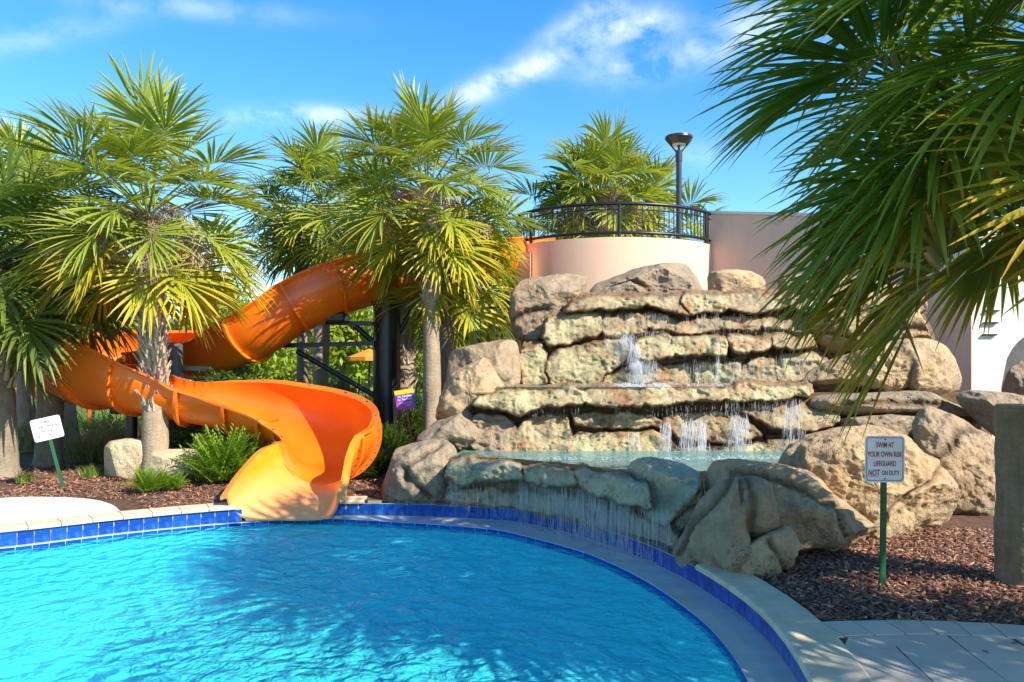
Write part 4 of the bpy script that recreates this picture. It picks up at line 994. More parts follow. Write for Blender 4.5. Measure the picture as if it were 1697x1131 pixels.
# ------------------------------------------------------------------ palms
def palm_leaf(elev, seed, pet=.9, blade=.95, nseg=44, steps=5, droop=.55, fold=.45, tipd=1.0, wid=1.0):
    r_ = np.random.default_rng(seed); e = math.radians(elev)
    V_ = []; F_ = []; T_ = []
    # petiole
    d = np.array([math.cos(e), 0, math.sin(e)]); p = np.zeros(3); pts = [p.copy()]
    for k_ in range(5):
        d = d + np.array([0, 0, -.045 * (1 if elev > -20 else .3)]); d /= np.linalg.norm(d); p = p + d * pet / 5; pts.append(p.copy())
    m_ = MB(); m_.tube(pts, [.024, .02, .017, .015, .013, .012], 5, cap=False)
    V_ += m_.v; F_ += [tuple(f) for f in m_.f]; T_ += [0.0] * len(m_.v)
    side = np.array([0, 1.0, 0])
    # costa
    nc = 6; cl = .42 * blade; cp = [pts[-1].copy()]; cd = [d.copy()]; dd = d.copy(); q = pts[-1].copy()
    for k_ in range(nc):
        dd = dd + np.array([0, 0, -1]) * .10 * (1.0 if elev > -30 else .5); dd /= np.linalg.norm(dd); q = q + dd * cl / nc; cp.append(q.copy()); cd.append(dd.copy())
    thm = math.radians(r_.uniform(118, 138))
    tw = r_.normal() * .2
    ths = np.linspace(-thm, thm, nseg)
    for th in ths:
        s = 1 - abs(th) / thm; k_ = s ** .8 * nc; i0 = min(int(k_), nc - 1); fr = k_ - i0
        o = cp[i0] * (1 - fr) + cp[i0 + 1] * fr; dc = cd[i0] * (1 - fr) + cd[i0 + 1] * fr; dc /= np.linalg.norm(dc)
        up = np.cross(dc, side); up = -up if up[2] < 0 else up
        if abs(elev) > 70 and elev < 0: up = np.cross(side, dc)
        sd2 = side * math.cos(tw) + up * math.sin(tw)
        dr = dc * math.cos(th) + sd2 * math.sin(th) + up * fold * abs(math.sin(th)) * (1 if s < .95 else s)
        dr += r_.normal(size=3) * (.06 if r_.random() > .08 else .3); dr /= np.linalg.norm(dr)
        L = blade * (.62 + .32 * math.cos(th * .62)) * r_.uniform(.9, 1.08)
        dth = 2 * thm / nseg
        pos = o.copy(); base_ = len(V_)
        hang = droop * r_.uniform(.35, 1.7) * (2.2 if r_.random() < .07 else 1)
        ts = np.linspace(0, 1, steps + 1)
        for t in ts:
            if t > 0:
                g = hang * (max(0, t - .30) ** 1.25) * tipd / steps * 5
                dr = dr + np.array([0, 0, -1]) * g * .55; dr /= np.linalg.norm(dr); pos = pos + dr * L / steps
            w = min(dth * t * L * .62 + .004, .021 * wid) if t < .5 else .021 * wid * max(.05, (1 - ((t - .5) / .5) ** 1.4)) 
            wv = np.cross(dr, up); wn = np.linalg.norm(wv)
            wv = wv / wn if wn > 1e-3 else side
            V_ += [tuple(pos - wv * w + up * w * .35), tuple(pos - up * w * .25), tuple(pos + wv * w + up * w * .35)]; T_ += [t] * 3
        for k2 in range(steps):
            b = base_ + k2 * 3; F_ += [(b, b + 1, b + 4, b + 3), (b + 1, b + 2, b + 5, b + 4)]
    return V_, F_, T_
LEAF = {}
def leafset(key, bins, mats, nvar=2, **kw):
    L = []
    for bi, e in enumerate(bins):
        for k_ in range(nvar):
            v, f, t = palm_leaf(e, hash((key, bi, k_)) % 99991 if False else (len(key) * 131 + bi * 17 + k_ * 7), **kw)
            L.append((e, mesh('frond', v, f, M[mats[bi]], True, {'tip': t})))
    LEAF[key] = L
BINS = [84, 66, 48, 30, 12, -6, -24, -42, -60]
leafset('main', BINS, ['palm'] * 6 + ['palm_low'] * 3, 3, nseg=46, steps=6, droop=.36, wid=1.22, fold=.38)
leafset('far', BINS, ['palm'] * 6 + ['palm_low'] * 3, 2, nseg=32, steps=4, droop=.5, wid=1.6)
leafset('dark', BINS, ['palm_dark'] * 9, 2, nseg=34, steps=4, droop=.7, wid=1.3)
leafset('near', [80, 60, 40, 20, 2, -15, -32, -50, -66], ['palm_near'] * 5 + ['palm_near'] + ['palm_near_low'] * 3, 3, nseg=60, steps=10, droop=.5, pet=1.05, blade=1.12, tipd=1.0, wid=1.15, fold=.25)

def boot_mesh(mat):
    v = []; f = []
    m_ = MB()
    # split leaf base: wide foot, two prongs
    for s_ in (-1, 1):
        m_.add([(0, s_ * .10, 0), (0, s_ * .015, 0), (.03, s_ * .055, .0), (.035, s_ * .09, .14), (.02, s_ * .03, .15), (.06, s_ * .06, .14),
                (.11, s_ * .045, .30), (.10, s_ * .02, .31), (.125, s_ * .035, .30)],
               [(0, 1, 4, 3), (1, 2, 5, 4), (2, 0, 3, 5), (3, 4, 7, 6), (4, 5, 8, 7), (5, 3, 6, 8), (6, 7, 8)])
    return m_.mesh('leaf_base', M[mat])
BOOT = {'boot': boot_mesh('boot'), 'boot_dark': boot_mesh('boot_dark')}

def stalk_mesh(seed, n=150, L=.75):
    r_ = np.random.default_rng(seed); vs = []; fs = []
    main = [np.array([.7 * t, 0, .12 * math.sin(t * 3) - .55 * t * t]) for t in np.linspace(0, 1, 8)]
    m_ = MB(); m_.tube(main, [.012] * 8, 4)
    vs += [np.array(p) for p in m_.v]; fs += [tuple(f) for f in m_.f]
    for _ in range(n):
        i = r_.integers(2, 8); p = main[i].copy(); d = np.array([r_.normal() * .6 + .3, r_.normal() * .6, r_.normal() * .4 - .1]); d /= np.linalg.norm(d)
        for k_ in range(4):
            q = p + d * L * .085 * r_.uniform(.6, 1.3); w = np.array([.0035, .0035, 0]); b = len(vs)
            vs += [p - w, p + w, q + w * .7, q - w * .7]; fs.append((b, b + 1, b + 2, b + 3))
            # side twig
            d2 = d + r_.normal(size=3) * .8; d2 /= np.linalg.norm(d2); q2 = p + d2 * .06; b = len(vs)
            vs += [p - w * .8, p + w * .8, q2 + w * .5, q2 - w * .5]; fs.append((b, b + 1, b + 2, b + 3))
            p = q; d = d + np.array([0, 0, -.45]) + r_.normal(size=3) * .25; d /= np.linalg.norm(d)
    return mesh('flower_stalk', np.array(vs), fs, M['stalk'], False)
STK = [stalk_mesh(1), stalk_mesh(2), stalk_mesh(3)]

def trunk_mesh(base, topp, r0, r1, mat, seed, bend=.05):
    n = 24; S = 40; v = []; f = []
    base = np.array(base); topp = np.array(topp)
    zs = np.linspace(0, 1, S)
    for t in zs:
        c_ = base * (1 - t) + topp * t; c_ = c_ + np.array([math.sin(t * math.pi) * bend, 0, 0])
        r = r0 * (1 - t) + r1 * t; r *= 1 + .25 * max(0, .08 - t) / .08
        for i in range(n):
            a = 2 * math.pi * i / n; v.append((c_[0] + r * math.cos(a), c_[1] + r * math.sin(a), c_[2]))
    v = np.array(v); c3 = np.repeat(base[None], len(v), 0); d_ = v - (base + (v[:, 2:3] - base[2]) / (topp[2] - base[2] + 1e-9) * (topp - base)); d_[:, 2] = 0; d_ /= np.linalg.norm(d_, axis=1)[:, None] + 1e-6
    v = v + d_ * (fbm(v * np.array([6, 6, 3]), 3, seed) * .012 + .0035 * np.sin(v[:, 2] * 38 + 5 * vnoise(v * 3, seed)))[:, None]
    i = np.arange(n); j = (i + 1) % n
    f = np.vstack([np.c_[k_ * n + i, k_ * n + j, (k_ + 1) * n + j, (k_ + 1) * n + i] for k_ in range(S - 1)])
    return mesh('trunk', v, f, M[mat])

def palm(label, bx, by, zt, topx=None, topy=None, key='main', n=40, size=1.0, r0=.2, r1=.17, tmat='trunk', boots=None, nstalk=0, emin=-58, emax=86, group='palms around the pool', seed=1, azs=None, bootmat='boot', dead=0, rbump=0, zoff=0, bscale=.8):
    """boots: (z0,z1,count)"""
    r_ = random.Random(seed)
    topx = bx if topx is None else topx; topy = by if topy is None else topy
    t = thing('palm_tree', label, 'palm tree', (bx, by, 0), group)
    part(t, 'trunk', trunk_mesh((bx, by, -.1), (topx, topy, zt + .1), r0, r1, tmat, seed, .03))
    def tc(z): k_ = (z + .1) / (zt + .2); return bx + (topx - bx) * k_ + .03 * math.sin(k_ * math.pi), by + (topy - by) * k_, r0 + (r1 - r0) * k_
    if boots:
        z0, z1, cn = boots
        for i in range(cn):
            z = z0 + (z1 - z0) * i / cn; a = i * 2.39996 + r_.uniform(-.15, .15); x, y, r = tc(z)
            o = bpy.data.objects.new('leaf_base', BOOT[bootmat]); C.objects.link(o); o.parent = t
            o.location = (x - bx + (r - .01) * math.cos(a), y - by + (r - .01) * math.sin(a), z); s_ = r_.uniform(.8, 1.25) * bscale
            o.rotation_euler = (r_.uniform(-.15, .15), r_.uniform(-.1, .25), a); o.scale = (s_, s_ * 1.1, s_ * r_.uniform(.8, 1.2))
    L = LEAF[key]
    for i in range(n):
        k_ = (i + .5) / n; el = emax - (emax - emin) * k_ ** .82; el += r_.uniform(-7, 7)
        bestd = sorted(L, key=lambda q: abs(q[0] - el))[:len(L) // 9]
        e0, me = r_.choice(bestd)
        az = i * 2.39996 + r_.uniform(-.25, .25)
        if azs is not None: az = azs[0] + (azs[1] - azs[0]) * ((i * .618034) % 1)
        o = bpy.data.objects.new('frond', me); C.objects.link(o); o.parent = t
        zz = zt + .28 - .5 * k_ + zoff
        s_ = size * r_.uniform(.86, 1.1)
        o.location = (topx - bx + .08 * math.cos(az), topy - by + .08 * math.sin(az), zz); o.rotation_euler = (r_.uniform(-.12, .12), math.radians(e0 - el) * .5, az); o.scale = (s_, s_, s_)
    for i in range(nstalk):
        az = -math.pi / 2 + (i - (nstalk - 1) / 2) * 2.6 / max(1, nstalk) + r_.uniform(-.2, .2)
        o = bpy.data.objects.new('flower_stalk', STK[i % 3]); C.objects.link(o); o.parent = t
        o.location = (topx - bx + .12 * math.cos(az), topy - by + .12 * math.sin(az), zt - .02 + r_.uniform(-.15, .1)); s_ = r_.uniform(1.1, 1.6) * size
        o.rotation_euler = (0, -.2, az); o.scale = (s_, s_, s_)
    return t
def pz(py, Y): return EYE + (HY - py) / F * Y
def pxX(px, Y): return (px - CX) / F * Y

palm('foreground palm with criss-cross leaf bases on its trunk, standing by the pale stones', pxX(258, 12.1), 12.1, pz(368, 12.1), pxX(245, 12.1), 12.1, 'main', 46, .97, .20, .13, bscale=.62, boots=(.98, 3.5, 170), nstalk=9, seed=2, emin=-46)
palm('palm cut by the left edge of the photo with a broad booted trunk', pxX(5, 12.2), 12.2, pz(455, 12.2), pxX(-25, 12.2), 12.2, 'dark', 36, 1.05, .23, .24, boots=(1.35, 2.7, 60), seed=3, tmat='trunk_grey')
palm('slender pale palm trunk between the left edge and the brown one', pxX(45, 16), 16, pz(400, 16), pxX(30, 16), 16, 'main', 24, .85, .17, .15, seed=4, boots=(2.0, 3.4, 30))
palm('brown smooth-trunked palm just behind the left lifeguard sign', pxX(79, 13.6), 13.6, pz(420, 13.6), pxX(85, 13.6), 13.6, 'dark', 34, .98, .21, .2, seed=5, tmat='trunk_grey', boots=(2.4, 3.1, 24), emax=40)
palm('bright palm whose crown fills the upper left corner behind the foreground palm', pxX(120, 17), 17, pz(365, 17), pxX(50, 17), 17, 'main', 30, .95, .19, .17, seed=6)
palm('tall palm before the orange slide with a full round crown and forked base leaves', pxX(716, 14), 14, pz(332, 14), pxX(708, 14), 14, 'main', 48, .95, .17, .13, bscale=.62, boots=(2.75, 4.2, 80), nstalk=4, seed=7)
palm('shaded palm trunk right behind the tall central palm', pxX(737, 14.8), 14.8, pz(420, 14.8), key='far', n=20, size=.9, r0=.15, r1=.14, seed=8, tmat='trunk_grey', emax=40)
palm('distant bright palm in the gap left of the tall central palm', pxX(528, 19), 19, pz(345, 19), pxX(535, 19), 19, 'far', 40, 1.0, .2, .18, seed=9)
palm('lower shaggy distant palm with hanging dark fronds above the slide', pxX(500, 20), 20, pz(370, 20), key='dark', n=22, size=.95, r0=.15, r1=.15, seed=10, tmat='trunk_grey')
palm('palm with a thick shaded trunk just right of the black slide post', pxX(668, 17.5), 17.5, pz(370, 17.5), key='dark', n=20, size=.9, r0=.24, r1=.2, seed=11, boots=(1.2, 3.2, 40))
palm('palm crown with yellowed fronds rising behind the platform railing', pxX(1000, 23.5), 23.5, pz(338, 23.5), key='far', n=54, size=1.15, r0=.22, r1=.2, seed=12, boots=(4.4, 6.2, 50), nstalk=6, emin=-45)
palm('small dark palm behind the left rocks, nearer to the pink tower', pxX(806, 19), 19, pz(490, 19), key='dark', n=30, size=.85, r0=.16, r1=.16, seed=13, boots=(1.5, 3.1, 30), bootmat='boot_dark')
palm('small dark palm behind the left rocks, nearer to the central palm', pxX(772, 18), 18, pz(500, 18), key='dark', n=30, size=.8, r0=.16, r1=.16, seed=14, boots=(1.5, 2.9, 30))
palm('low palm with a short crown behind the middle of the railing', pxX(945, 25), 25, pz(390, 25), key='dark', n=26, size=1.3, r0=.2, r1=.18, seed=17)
palm('low palm behind the right part of the railing', pxX(1085, 24), 24, pz(400, 24), key='far', n=26, size=1.2, r0=.2, r1=.18, seed=18)
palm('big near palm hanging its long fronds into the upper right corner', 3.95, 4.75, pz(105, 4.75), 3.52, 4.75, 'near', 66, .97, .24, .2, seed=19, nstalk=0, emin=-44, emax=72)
palm('tall palm outside the right edge shading the paved deck', 7.9, 1.0, 3.2, key='dark', n=24, size=1.3, seed=20, r0=.2, r1=.18)
# cut post at the right edge
post = thing('palm_post', 'thick cut palm post with a flat pale top at the right edge', 'post', (pxX(1700, 6.3), 6.3, 0))
m_ = MB(); Xp = pxX(1700, 6.3)
part(post, 'shaft', trunk_mesh((Xp, 6.3, -.1), (Xp, 6.3, 1.37), .215, .215, 'post_wood', 99, 0))
m_ = MB(); m_.tube([(Xp, 6.3, 1.34), (Xp, 6.3, 1.385)], [.217, .205], 28); part(post, 'cut_top', m_.mesh('cut_top', M['post_top']))

# ------------------------------------------------------------------ shrubs, grass
def frond_bush(seed, R, H, n, leaf=.085, pairs=11, erect=.6):
    r_ = np.random.default_rng(seed); V_ = []; F_ = []; T_ = []
    for i in range(n):
        az = r_.uniform(0, 2 * math.pi); el = r_.uniform(.15, 1.35) * erect + .15; L = R * r_.uniform(.75, 1.15)
        d = np.array([math.cos(az) * math.cos(el), math.sin(az) * math.cos(el), math.sin(el) * 1.3 + .25]); p = np.array([r_.normal() * R * .22, r_.normal() * R * .22, 0.0])
        sd_ = np.array([-math.sin(az), math.cos(az), 0])
        for k_ in range(pairs):
            t = (k_ + 1) / pairs; q = p + d * L / pairs; d = d + np.array([0, 0, -.05]); 
            for s_ in (-1, 1):
                ld = sd_ * s_ * .85 + d / np.linalg.norm(d) * .6 + np.array([0, 0, .25 + r_.normal() * .12]); ld /= np.linalg.norm(ld)
                ll = leaf * (1.15 - .5 * abs(t - .5)) * r_.uniform(.85, 1.15); e = q + ld * ll; m1 = q + ld * ll * .5; ww = np.cross(ld, [0, 0, 1.0]); ww = ww / (np.linalg.norm(ww) + 1e-6) * ll * .15
                b = len(V_); V_ += [q, m1 + ww, e, m1 - ww]; T_ += [t * .6, t, t, t]; F_.append((b, b + 1, b + 2, b + 3))
            p = q
    return mesh('foliage', np.array(V_), F_, None, True, {'tip': T_})
CB = [frond_bush(s, .62, .5, 170, .10, 12, .8) for s in (1, 2, 3)]
def with_mat(me, mat, nm='foliage'):
    m2 = me.copy(); m2.materials.clear(); m2.materials.append(M[mat]); m2.name = nm; return m2
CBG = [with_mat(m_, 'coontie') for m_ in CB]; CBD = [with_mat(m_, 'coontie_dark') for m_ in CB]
def bush(label, x, y, s, mat, k_, rz=0, sz=1.0, z=0):
    o = top('shrub', (CBG if mat == 'coontie' else CBD)[k_ % 3], label, 'shrub', (x, y, z), 'low fern-like shrubs'); o.scale = (s, s, s * sz); o.rotation_euler = (0, 0, rz); return o
bl = [(446, 752, 1.0, 'bright fern-like shrub touching the left rim of the slide exit'), (395, 765, 1.35, 'bright green fern-like shrub directly left of the slide exit, largest of its clump'), (372, 745, 1.0, 'bright green fern-like shrub beside the right pale stone'), (450, 742, 1.05, 'bright green fern-like shrub under the slide rim'),
      (380, 735, 1.05, 'bright green fern-like shrub at the back of the clump'), (372, 800, .75, 'low bright fern-like shrub on the mulch at the front of the clump'), (425, 725, .9, 'fern-like shrub half under the lower flume')]
for i, (a, b, s_, l_) in enumerate(bl):
    x, y, _ = W(a, b); bush(l_, x, y, s_ * 1.3, 'coontie', i, i * 1.3, 1.0)
x, y, _ = W(248, 815); bush('small yellow-green fern-like shrub at the foot of the foreground palm', x, y, .42, 'coontie', 1, .4, 1.0)
x, y, _ = W(285, 812); bush('tiny drying fern-like shrub right of the foreground palm foot', x, y, .32, 'coontie', 2, 1.4, .9)
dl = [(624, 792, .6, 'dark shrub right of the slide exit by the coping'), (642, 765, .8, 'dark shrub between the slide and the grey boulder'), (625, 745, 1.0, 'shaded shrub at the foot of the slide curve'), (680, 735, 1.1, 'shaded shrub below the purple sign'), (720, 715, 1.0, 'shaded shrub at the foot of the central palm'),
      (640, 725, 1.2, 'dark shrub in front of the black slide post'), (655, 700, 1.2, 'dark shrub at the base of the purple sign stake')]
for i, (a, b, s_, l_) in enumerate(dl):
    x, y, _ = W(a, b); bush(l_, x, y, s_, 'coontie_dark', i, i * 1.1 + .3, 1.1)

def blades(seed, n, H, R, w=.006, curl=.5, mat='grass'):
    r_ = np.random.default_rng(seed); V_ = []; F_ = []; T_ = []
    for _ in range(n):
        az = r_.uniform(0, 6.28); d = np.array([math.cos(az) * r_.uniform(.1, .7), math.sin(az) * r_.uniform(.1, .7), 1.0]); d /= np.linalg.norm(d); L = H * r_.uniform(.6, 1.15)
        p = np.array([r_.normal() * R * .35, r_.normal() * R * .35, 0]); s_ = np.array([-math.sin(az + r_.normal() * .8), math.cos(az), 0]); b = len(V_); K = 5
        for k_ in range(K + 1):
            t = k_ / K; ww = w * (1 - t ** 2) + .0006; V_ += [p - s_ * ww, p + s_ * ww]; T_ += [t, t]
            d = d + np.array([math.cos(az) * .1, math.sin(az) * .1, -.28 * curl * t * 2]); d /= np.linalg.norm(d); p = p + d * L / K
        for k_ in range(K): F_.append((b + 2 * k_, b + 2 * k_ + 1, b + 2 * k_ + 3, b + 2 * k_ + 2))
    return mesh('blades', np.array(V_), F_, M[mat], True, {'tip': T_})
GR = [blades(s, 330, .75, .55, .008) for s in (1, 2, 3)]; GG = [blades(s + 9, 160, .8, .5, .010, .6, 'coontie') for s in (1, 2)]
gl = [(150, 762, 1.0, 0, 'tan ornamental grass tuft left of the pale stones'), (186, 752, 1.15, 0, 'tan ornamental grass behind the left pale stone'), (222, 750, 1.15, 0, 'tan ornamental grass just left of the foreground palm'), (288, 752, 1.05, 0, 'tan ornamental grass right of the foreground palm trunk'), (322, 748, 1.0, 0, 'tan grass below the slide rim'),
      (120, 722, 1.1, 1, 'green grassy plant right of the brown palm trunk'), (165, 735, 1.3, 1, 'green grassy plant under the slide curl'), (215, 730, 1.3, 1, 'green grassy plant behind the tan grass'), (45, 745, 1.2, 1, 'green strap-leaf plant beside the left lifeguard sign'), (20, 735, 1.2, 1, 'green strap-leaf plant behind the edge palm'),
      (690, 690, 1.5, 1, 'bright grassy plant behind the purple sign'), (745, 700, 1.4, 1, 'tall grassy plant behind the left rocks'), (600, 690, 1.3, 1, 'grassy plant behind the slide bend')]
for i, (a, b, s_, g_, l_) in enumerate(gl):
    x, y, _ = W(a, b); o = top('grass_clump', (GG if g_ else GR)[i % 2], l_, 'grass', (x, y, 0), 'ornamental grass clumps'); o.scale = (s_,) * 3; o.rotation_euler = (0, 0, i)
for i, (a, b, s_, l_) in enumerate([(150, 790, .3, 'tiny bright green sprout on the left mulch'), (42, 800, .3, 'low green seedling by the left palm foot'), (1400, 880, .12, 'tiny weed in front of the huge boulder')]):
    x, y, _ = W(a, b); o = top('sprout', GG[i % 2], l_, 'plant', (x, y, 0)); o.scale = (s_,) * 3

def whorl_shrub(seed, n, R, H, leaf=.13, w=.011):
    r_ = np.random.default_rng(seed); V_ = []; F_ = []; T_ = []
    for _ in range(n):
        u_ = r_.normal(size=3); u_ /= np.linalg.norm(u_); rr = r_.uniform(.35, 1) ** .6; c_ = np.array([u_[0] * R * rr, u_[1] * R * rr, H * .55 + u_[2] * H * .45 * rr])
        ax = u_ * .6 + np.array([0, 0, .8]); ax /= np.linalg.norm(ax)
        for k_ in range(16):
            d = r_.normal(size=3); d = d - ax * (d @ ax); d = d / (np.linalg.norm(d) + 1e-6) + ax * r_.uniform(.1, 1.1); d /= np.linalg.norm(d)
            ll = leaf * r_.uniform(.7, 1.2); s_ = np.cross(d, r_.normal(size=3)); s_ = s_ / (np.linalg.norm(s_) + 1e-6) * w; q = c_ + ax * r_.uniform(-.06, .08); b = len(V_)
            V_ += [q, q + d * ll * .5 + s_, q + d * ll, q + d * ll * .5 - s_]; T_ += [.2, .5, rr * .8, .5]; F_.append((b, b + 1, b + 2, b + 3))
    return mesh('foliage', np.array(V_), F_, M['podo'], True, {'tip': T_})
WS = [whorl_shrub(s, 260, .55, 1.7) for s in (1, 2, 3)]
wl = [(360, 640, 13.4, .95, 'leafy podocarpus shrub in front of the upper flume'), (410, 655, 13.7, .9, 'podocarpus shrub between the two flumes, second from the foreground palm'), (318, 650, 13.6, .8, 'podocarpus shrub close to the grey slide post'), (455, 660, 16, .85, 'podocarpus shrub under the first slide beam'), (385, 660, 16.5, 1.1, 'darker podocarpus shrub behind the upper flume'),
      (560, 650, 20, .8, 'spiky shrub in front of the black fence'), (498, 650, 18, .7, 'small shrub by the pale distant trunks')]
for i, (a, b, Y, s_, l_) in enumerate(wl):
    t = thing('podocarpus_shrub', l_, 'shrub', (pxX(a, Y), Y, 0), 'podocarpus shrubs behind the slide'); t.scale = (s_,) * 3; t.rotation_euler = (0, 0, i)
    part(t, 'foliage', WS[i % 3], world=False)
    m_ = MB()
    for k_ in range(5): a2 = k_ * 1.3; m_.tube([(.04 * math.cos(a2), .04 * math.sin(a2), -.05), (.1 * math.cos(a2), .1 * math.sin(a2), .6), (.3 * math.cos(a2), .3 * math.sin(a2), 1.35)], [.014, .01, .004], 5)
    part(t, 'stem', m_.mesh('stem', M['trunk_grey']), world=False)

# pale stones by the foreground palm
boulder('blocky pale limestone left of the foreground palm trunk', [(173, 802), (172, 742), (182, 731), (212, 727), (240, 728), (240, 800)], 12.35, .45, group='pale stones', mat='stone_pale', p=12, amp=.015, cuts=3, fine=.012, soft=1, sw=.12)
boulder('low pale limestone right of the foreground palm trunk', [(238, 800), (240, 755), (262, 745), (318, 744), (344, 752), (346, 770), (325, 800)], 12.2, .45, group='pale stones', mat='stone_pale', p=10, amp=.02, cuts=4, fine=.015, soft=1, sw=.12)

# bark chips
def chips(regions):
    vs = []; fs = []; r_ = np.random.default_rng(4)
    tmpl = np.array([(-1, -.45, 0), (1, -.35, 0), (.85, .5, 0), (-.8, .4, 0)])
    for (n, smp, s0, s1) in regions:
        for _ in range(n):
            x, y = smp(r_)
            p2 = np.array([x, y]); kk = np.argmin(((OUT - p2) ** 2).sum(1))
            if (p2 - OUT[kk]) @ NO[kk] < .31: continue
            if np.linalg.norm(p2 - DC) < DR + .01: continue
            if x < -4.3 and y < np.interp(x, [-7.5, -6.3, -5.3, -4.6, -4.4], [9.2, 10.2, 10.3, 9.9, 9.4]): continue
            s = r_.uniform(s0, s1); asp = r_.uniform(.3, .9); a, b, c_ = r_.uniform(0, 6.28), r_.normal() * .35, r_.normal() * .35
            R_ = np.array(Matrix.Rotation(a, 3, 'Z') @ Matrix.Rotation(b, 3, 'X') @ Matrix.Rotation(c_, 3, 'Y'))
            q = tmpl * np.array([s, s * asp, 1]) * (1 + r_.normal(size=(4, 1)) * .15); q2 = q.copy(); q2[:, 2] += s * .16; Q = np.vstack([q, q2 * np.array([.92, .85, 1])]) @ R_.T + np.array([x, y, -.022 + r_.uniform(0, .03)])
            b0 = len(vs); vs.extend(Q.tolist()); fs += [(b0 + 4, b0 + 5, b0 + 6, b0 + 7), (b0, b0 + 1, b0 + 5, b0 + 4), (b0 + 1, b0 + 2, b0 + 6, b0 + 5), (b0 + 2, b0 + 3, b0 + 7, b0 + 6), (b0 + 3, b0, b0 + 4, b0 + 7)]
    o = struct('bark_mulch', mesh('bark_mulch', np.array(vs), np.array(fs), M['chip'], False)); o['kind'] = 'stuff'
chips([(17000, lambda r: (r.uniform(1.9, 5.6), 4.9 + 3.4 * r.uniform() ** 1.25), .012, .034),
       (15000, lambda r: (r.uniform(-9.5, -.6), r.uniform(8.9, 13.5)), .014, .036)])
# dry leaves and twigs on the paving
for i, (a, b, l_) in enumerate([(1675, 1068, 'curled brown leaf on the border pavers at the right edge'), (1640, 1085, 'small dry leaf on the paving'), (1492, 1032, 'dark bark scrap on the border pavers')]):
    x, y, _ = W(a, b); m_ = MB(); m_.add([(0, 0, 0), (.03, .012, .01), (.055, 0, .004), (.028, -.014, .012), (.028, 0, .0)], [(0, 1, 4), (1, 2, 4), (2, 3, 4), (3, 0, 4)])
    o = top('fallen_leaf', m_.mesh('fallen_leaf', M['palm_dead'], True), l_, 'leaf', (x, y, .004), 'scraps on the paving'); o.rotation_euler = (0, 0, i * 2.1)

# ------------------------------------------------------------------ signs
def text_mesh(s, size, sx, mat, bold=0.0):
    cu = bpy.data.curves.new('lettering', 'FONT'); cu.body = s; cu.size = size; cu.align_x = 'CENTER'; cu.align_y = 'CENTER'; cu.extrude = .0006; cu.offset = bold; cu.resolution_u = 4
    o = bpy.data.objects.new('tmp', cu); C.objects.link(o); bpy.context.view_layer.update()
    me = bpy.data.meshes.new_from_object(o.evaluated_get(bpy.context.evaluated_depsgraph_get())); bpy.data.objects.remove(o); me.name = 'lettering'
    me.materials.clear(); me.materials.append(M[mat]); c_ = np.zeros(len(me.vertices) * 3, dtype=np.float32); me.vertices.foreach_get('co', c_); c_ = c_.reshape(-1, 3)
    c_[:, 0] *= sx; out = np.stack([c_[:, 0], -c_[:, 2], c_[:, 1]], 1); me.vertices.foreach_set('co', out.astype(np.float32).ravel()); me.update(); return me
def rrect(w, h, r, n=6):
    pts = []
    for (cx_, cz_, a0_) in ((w / 2 - r, h / 2 - r, 0), (-w / 2 + r, h / 2 - r, 90), (-w / 2 + r, -h / 2 + r, 180), (w / 2 - r, -h / 2 + r, 270)):
        for k_ in range(n + 1): a = math.radians(a0_ + 90 * k_ / n); pts.append((cx_ + r * math.cos(a), cz_ + r * math.sin(a)))
    return pts
def plate(w, h, r, y0, y1, mat, name):
    P = rrect(w, h, r); n = len(P); v = [(p[0], y0, p[1]) for p in P] + [(p[0], y1, p[1]) for p in P]
    f = [tuple(range(n)), tuple(range(n, 2 * n))[::-1]] + [(i, n + i, n + (i + 1) % n, (i + 1) % n) for i in range(n)]; return mesh(name, v, f, M[mat], False)
def frame_ring(w, h, r, t, y, mat, name):
    A_ = rrect(w, h, r); B_ = rrect(w - 2 * t, h - 2 * t, max(.001, r - t)); n = len(A_)
    v = [(p[0], y, p[1]) for p in A_] + [(p[0], y, p[1]) for p in B_]; return mesh(name, v, [(i, (i + 1) % n, n + (i + 1) % n, n + i) for i in range(n)], M[mat], False)
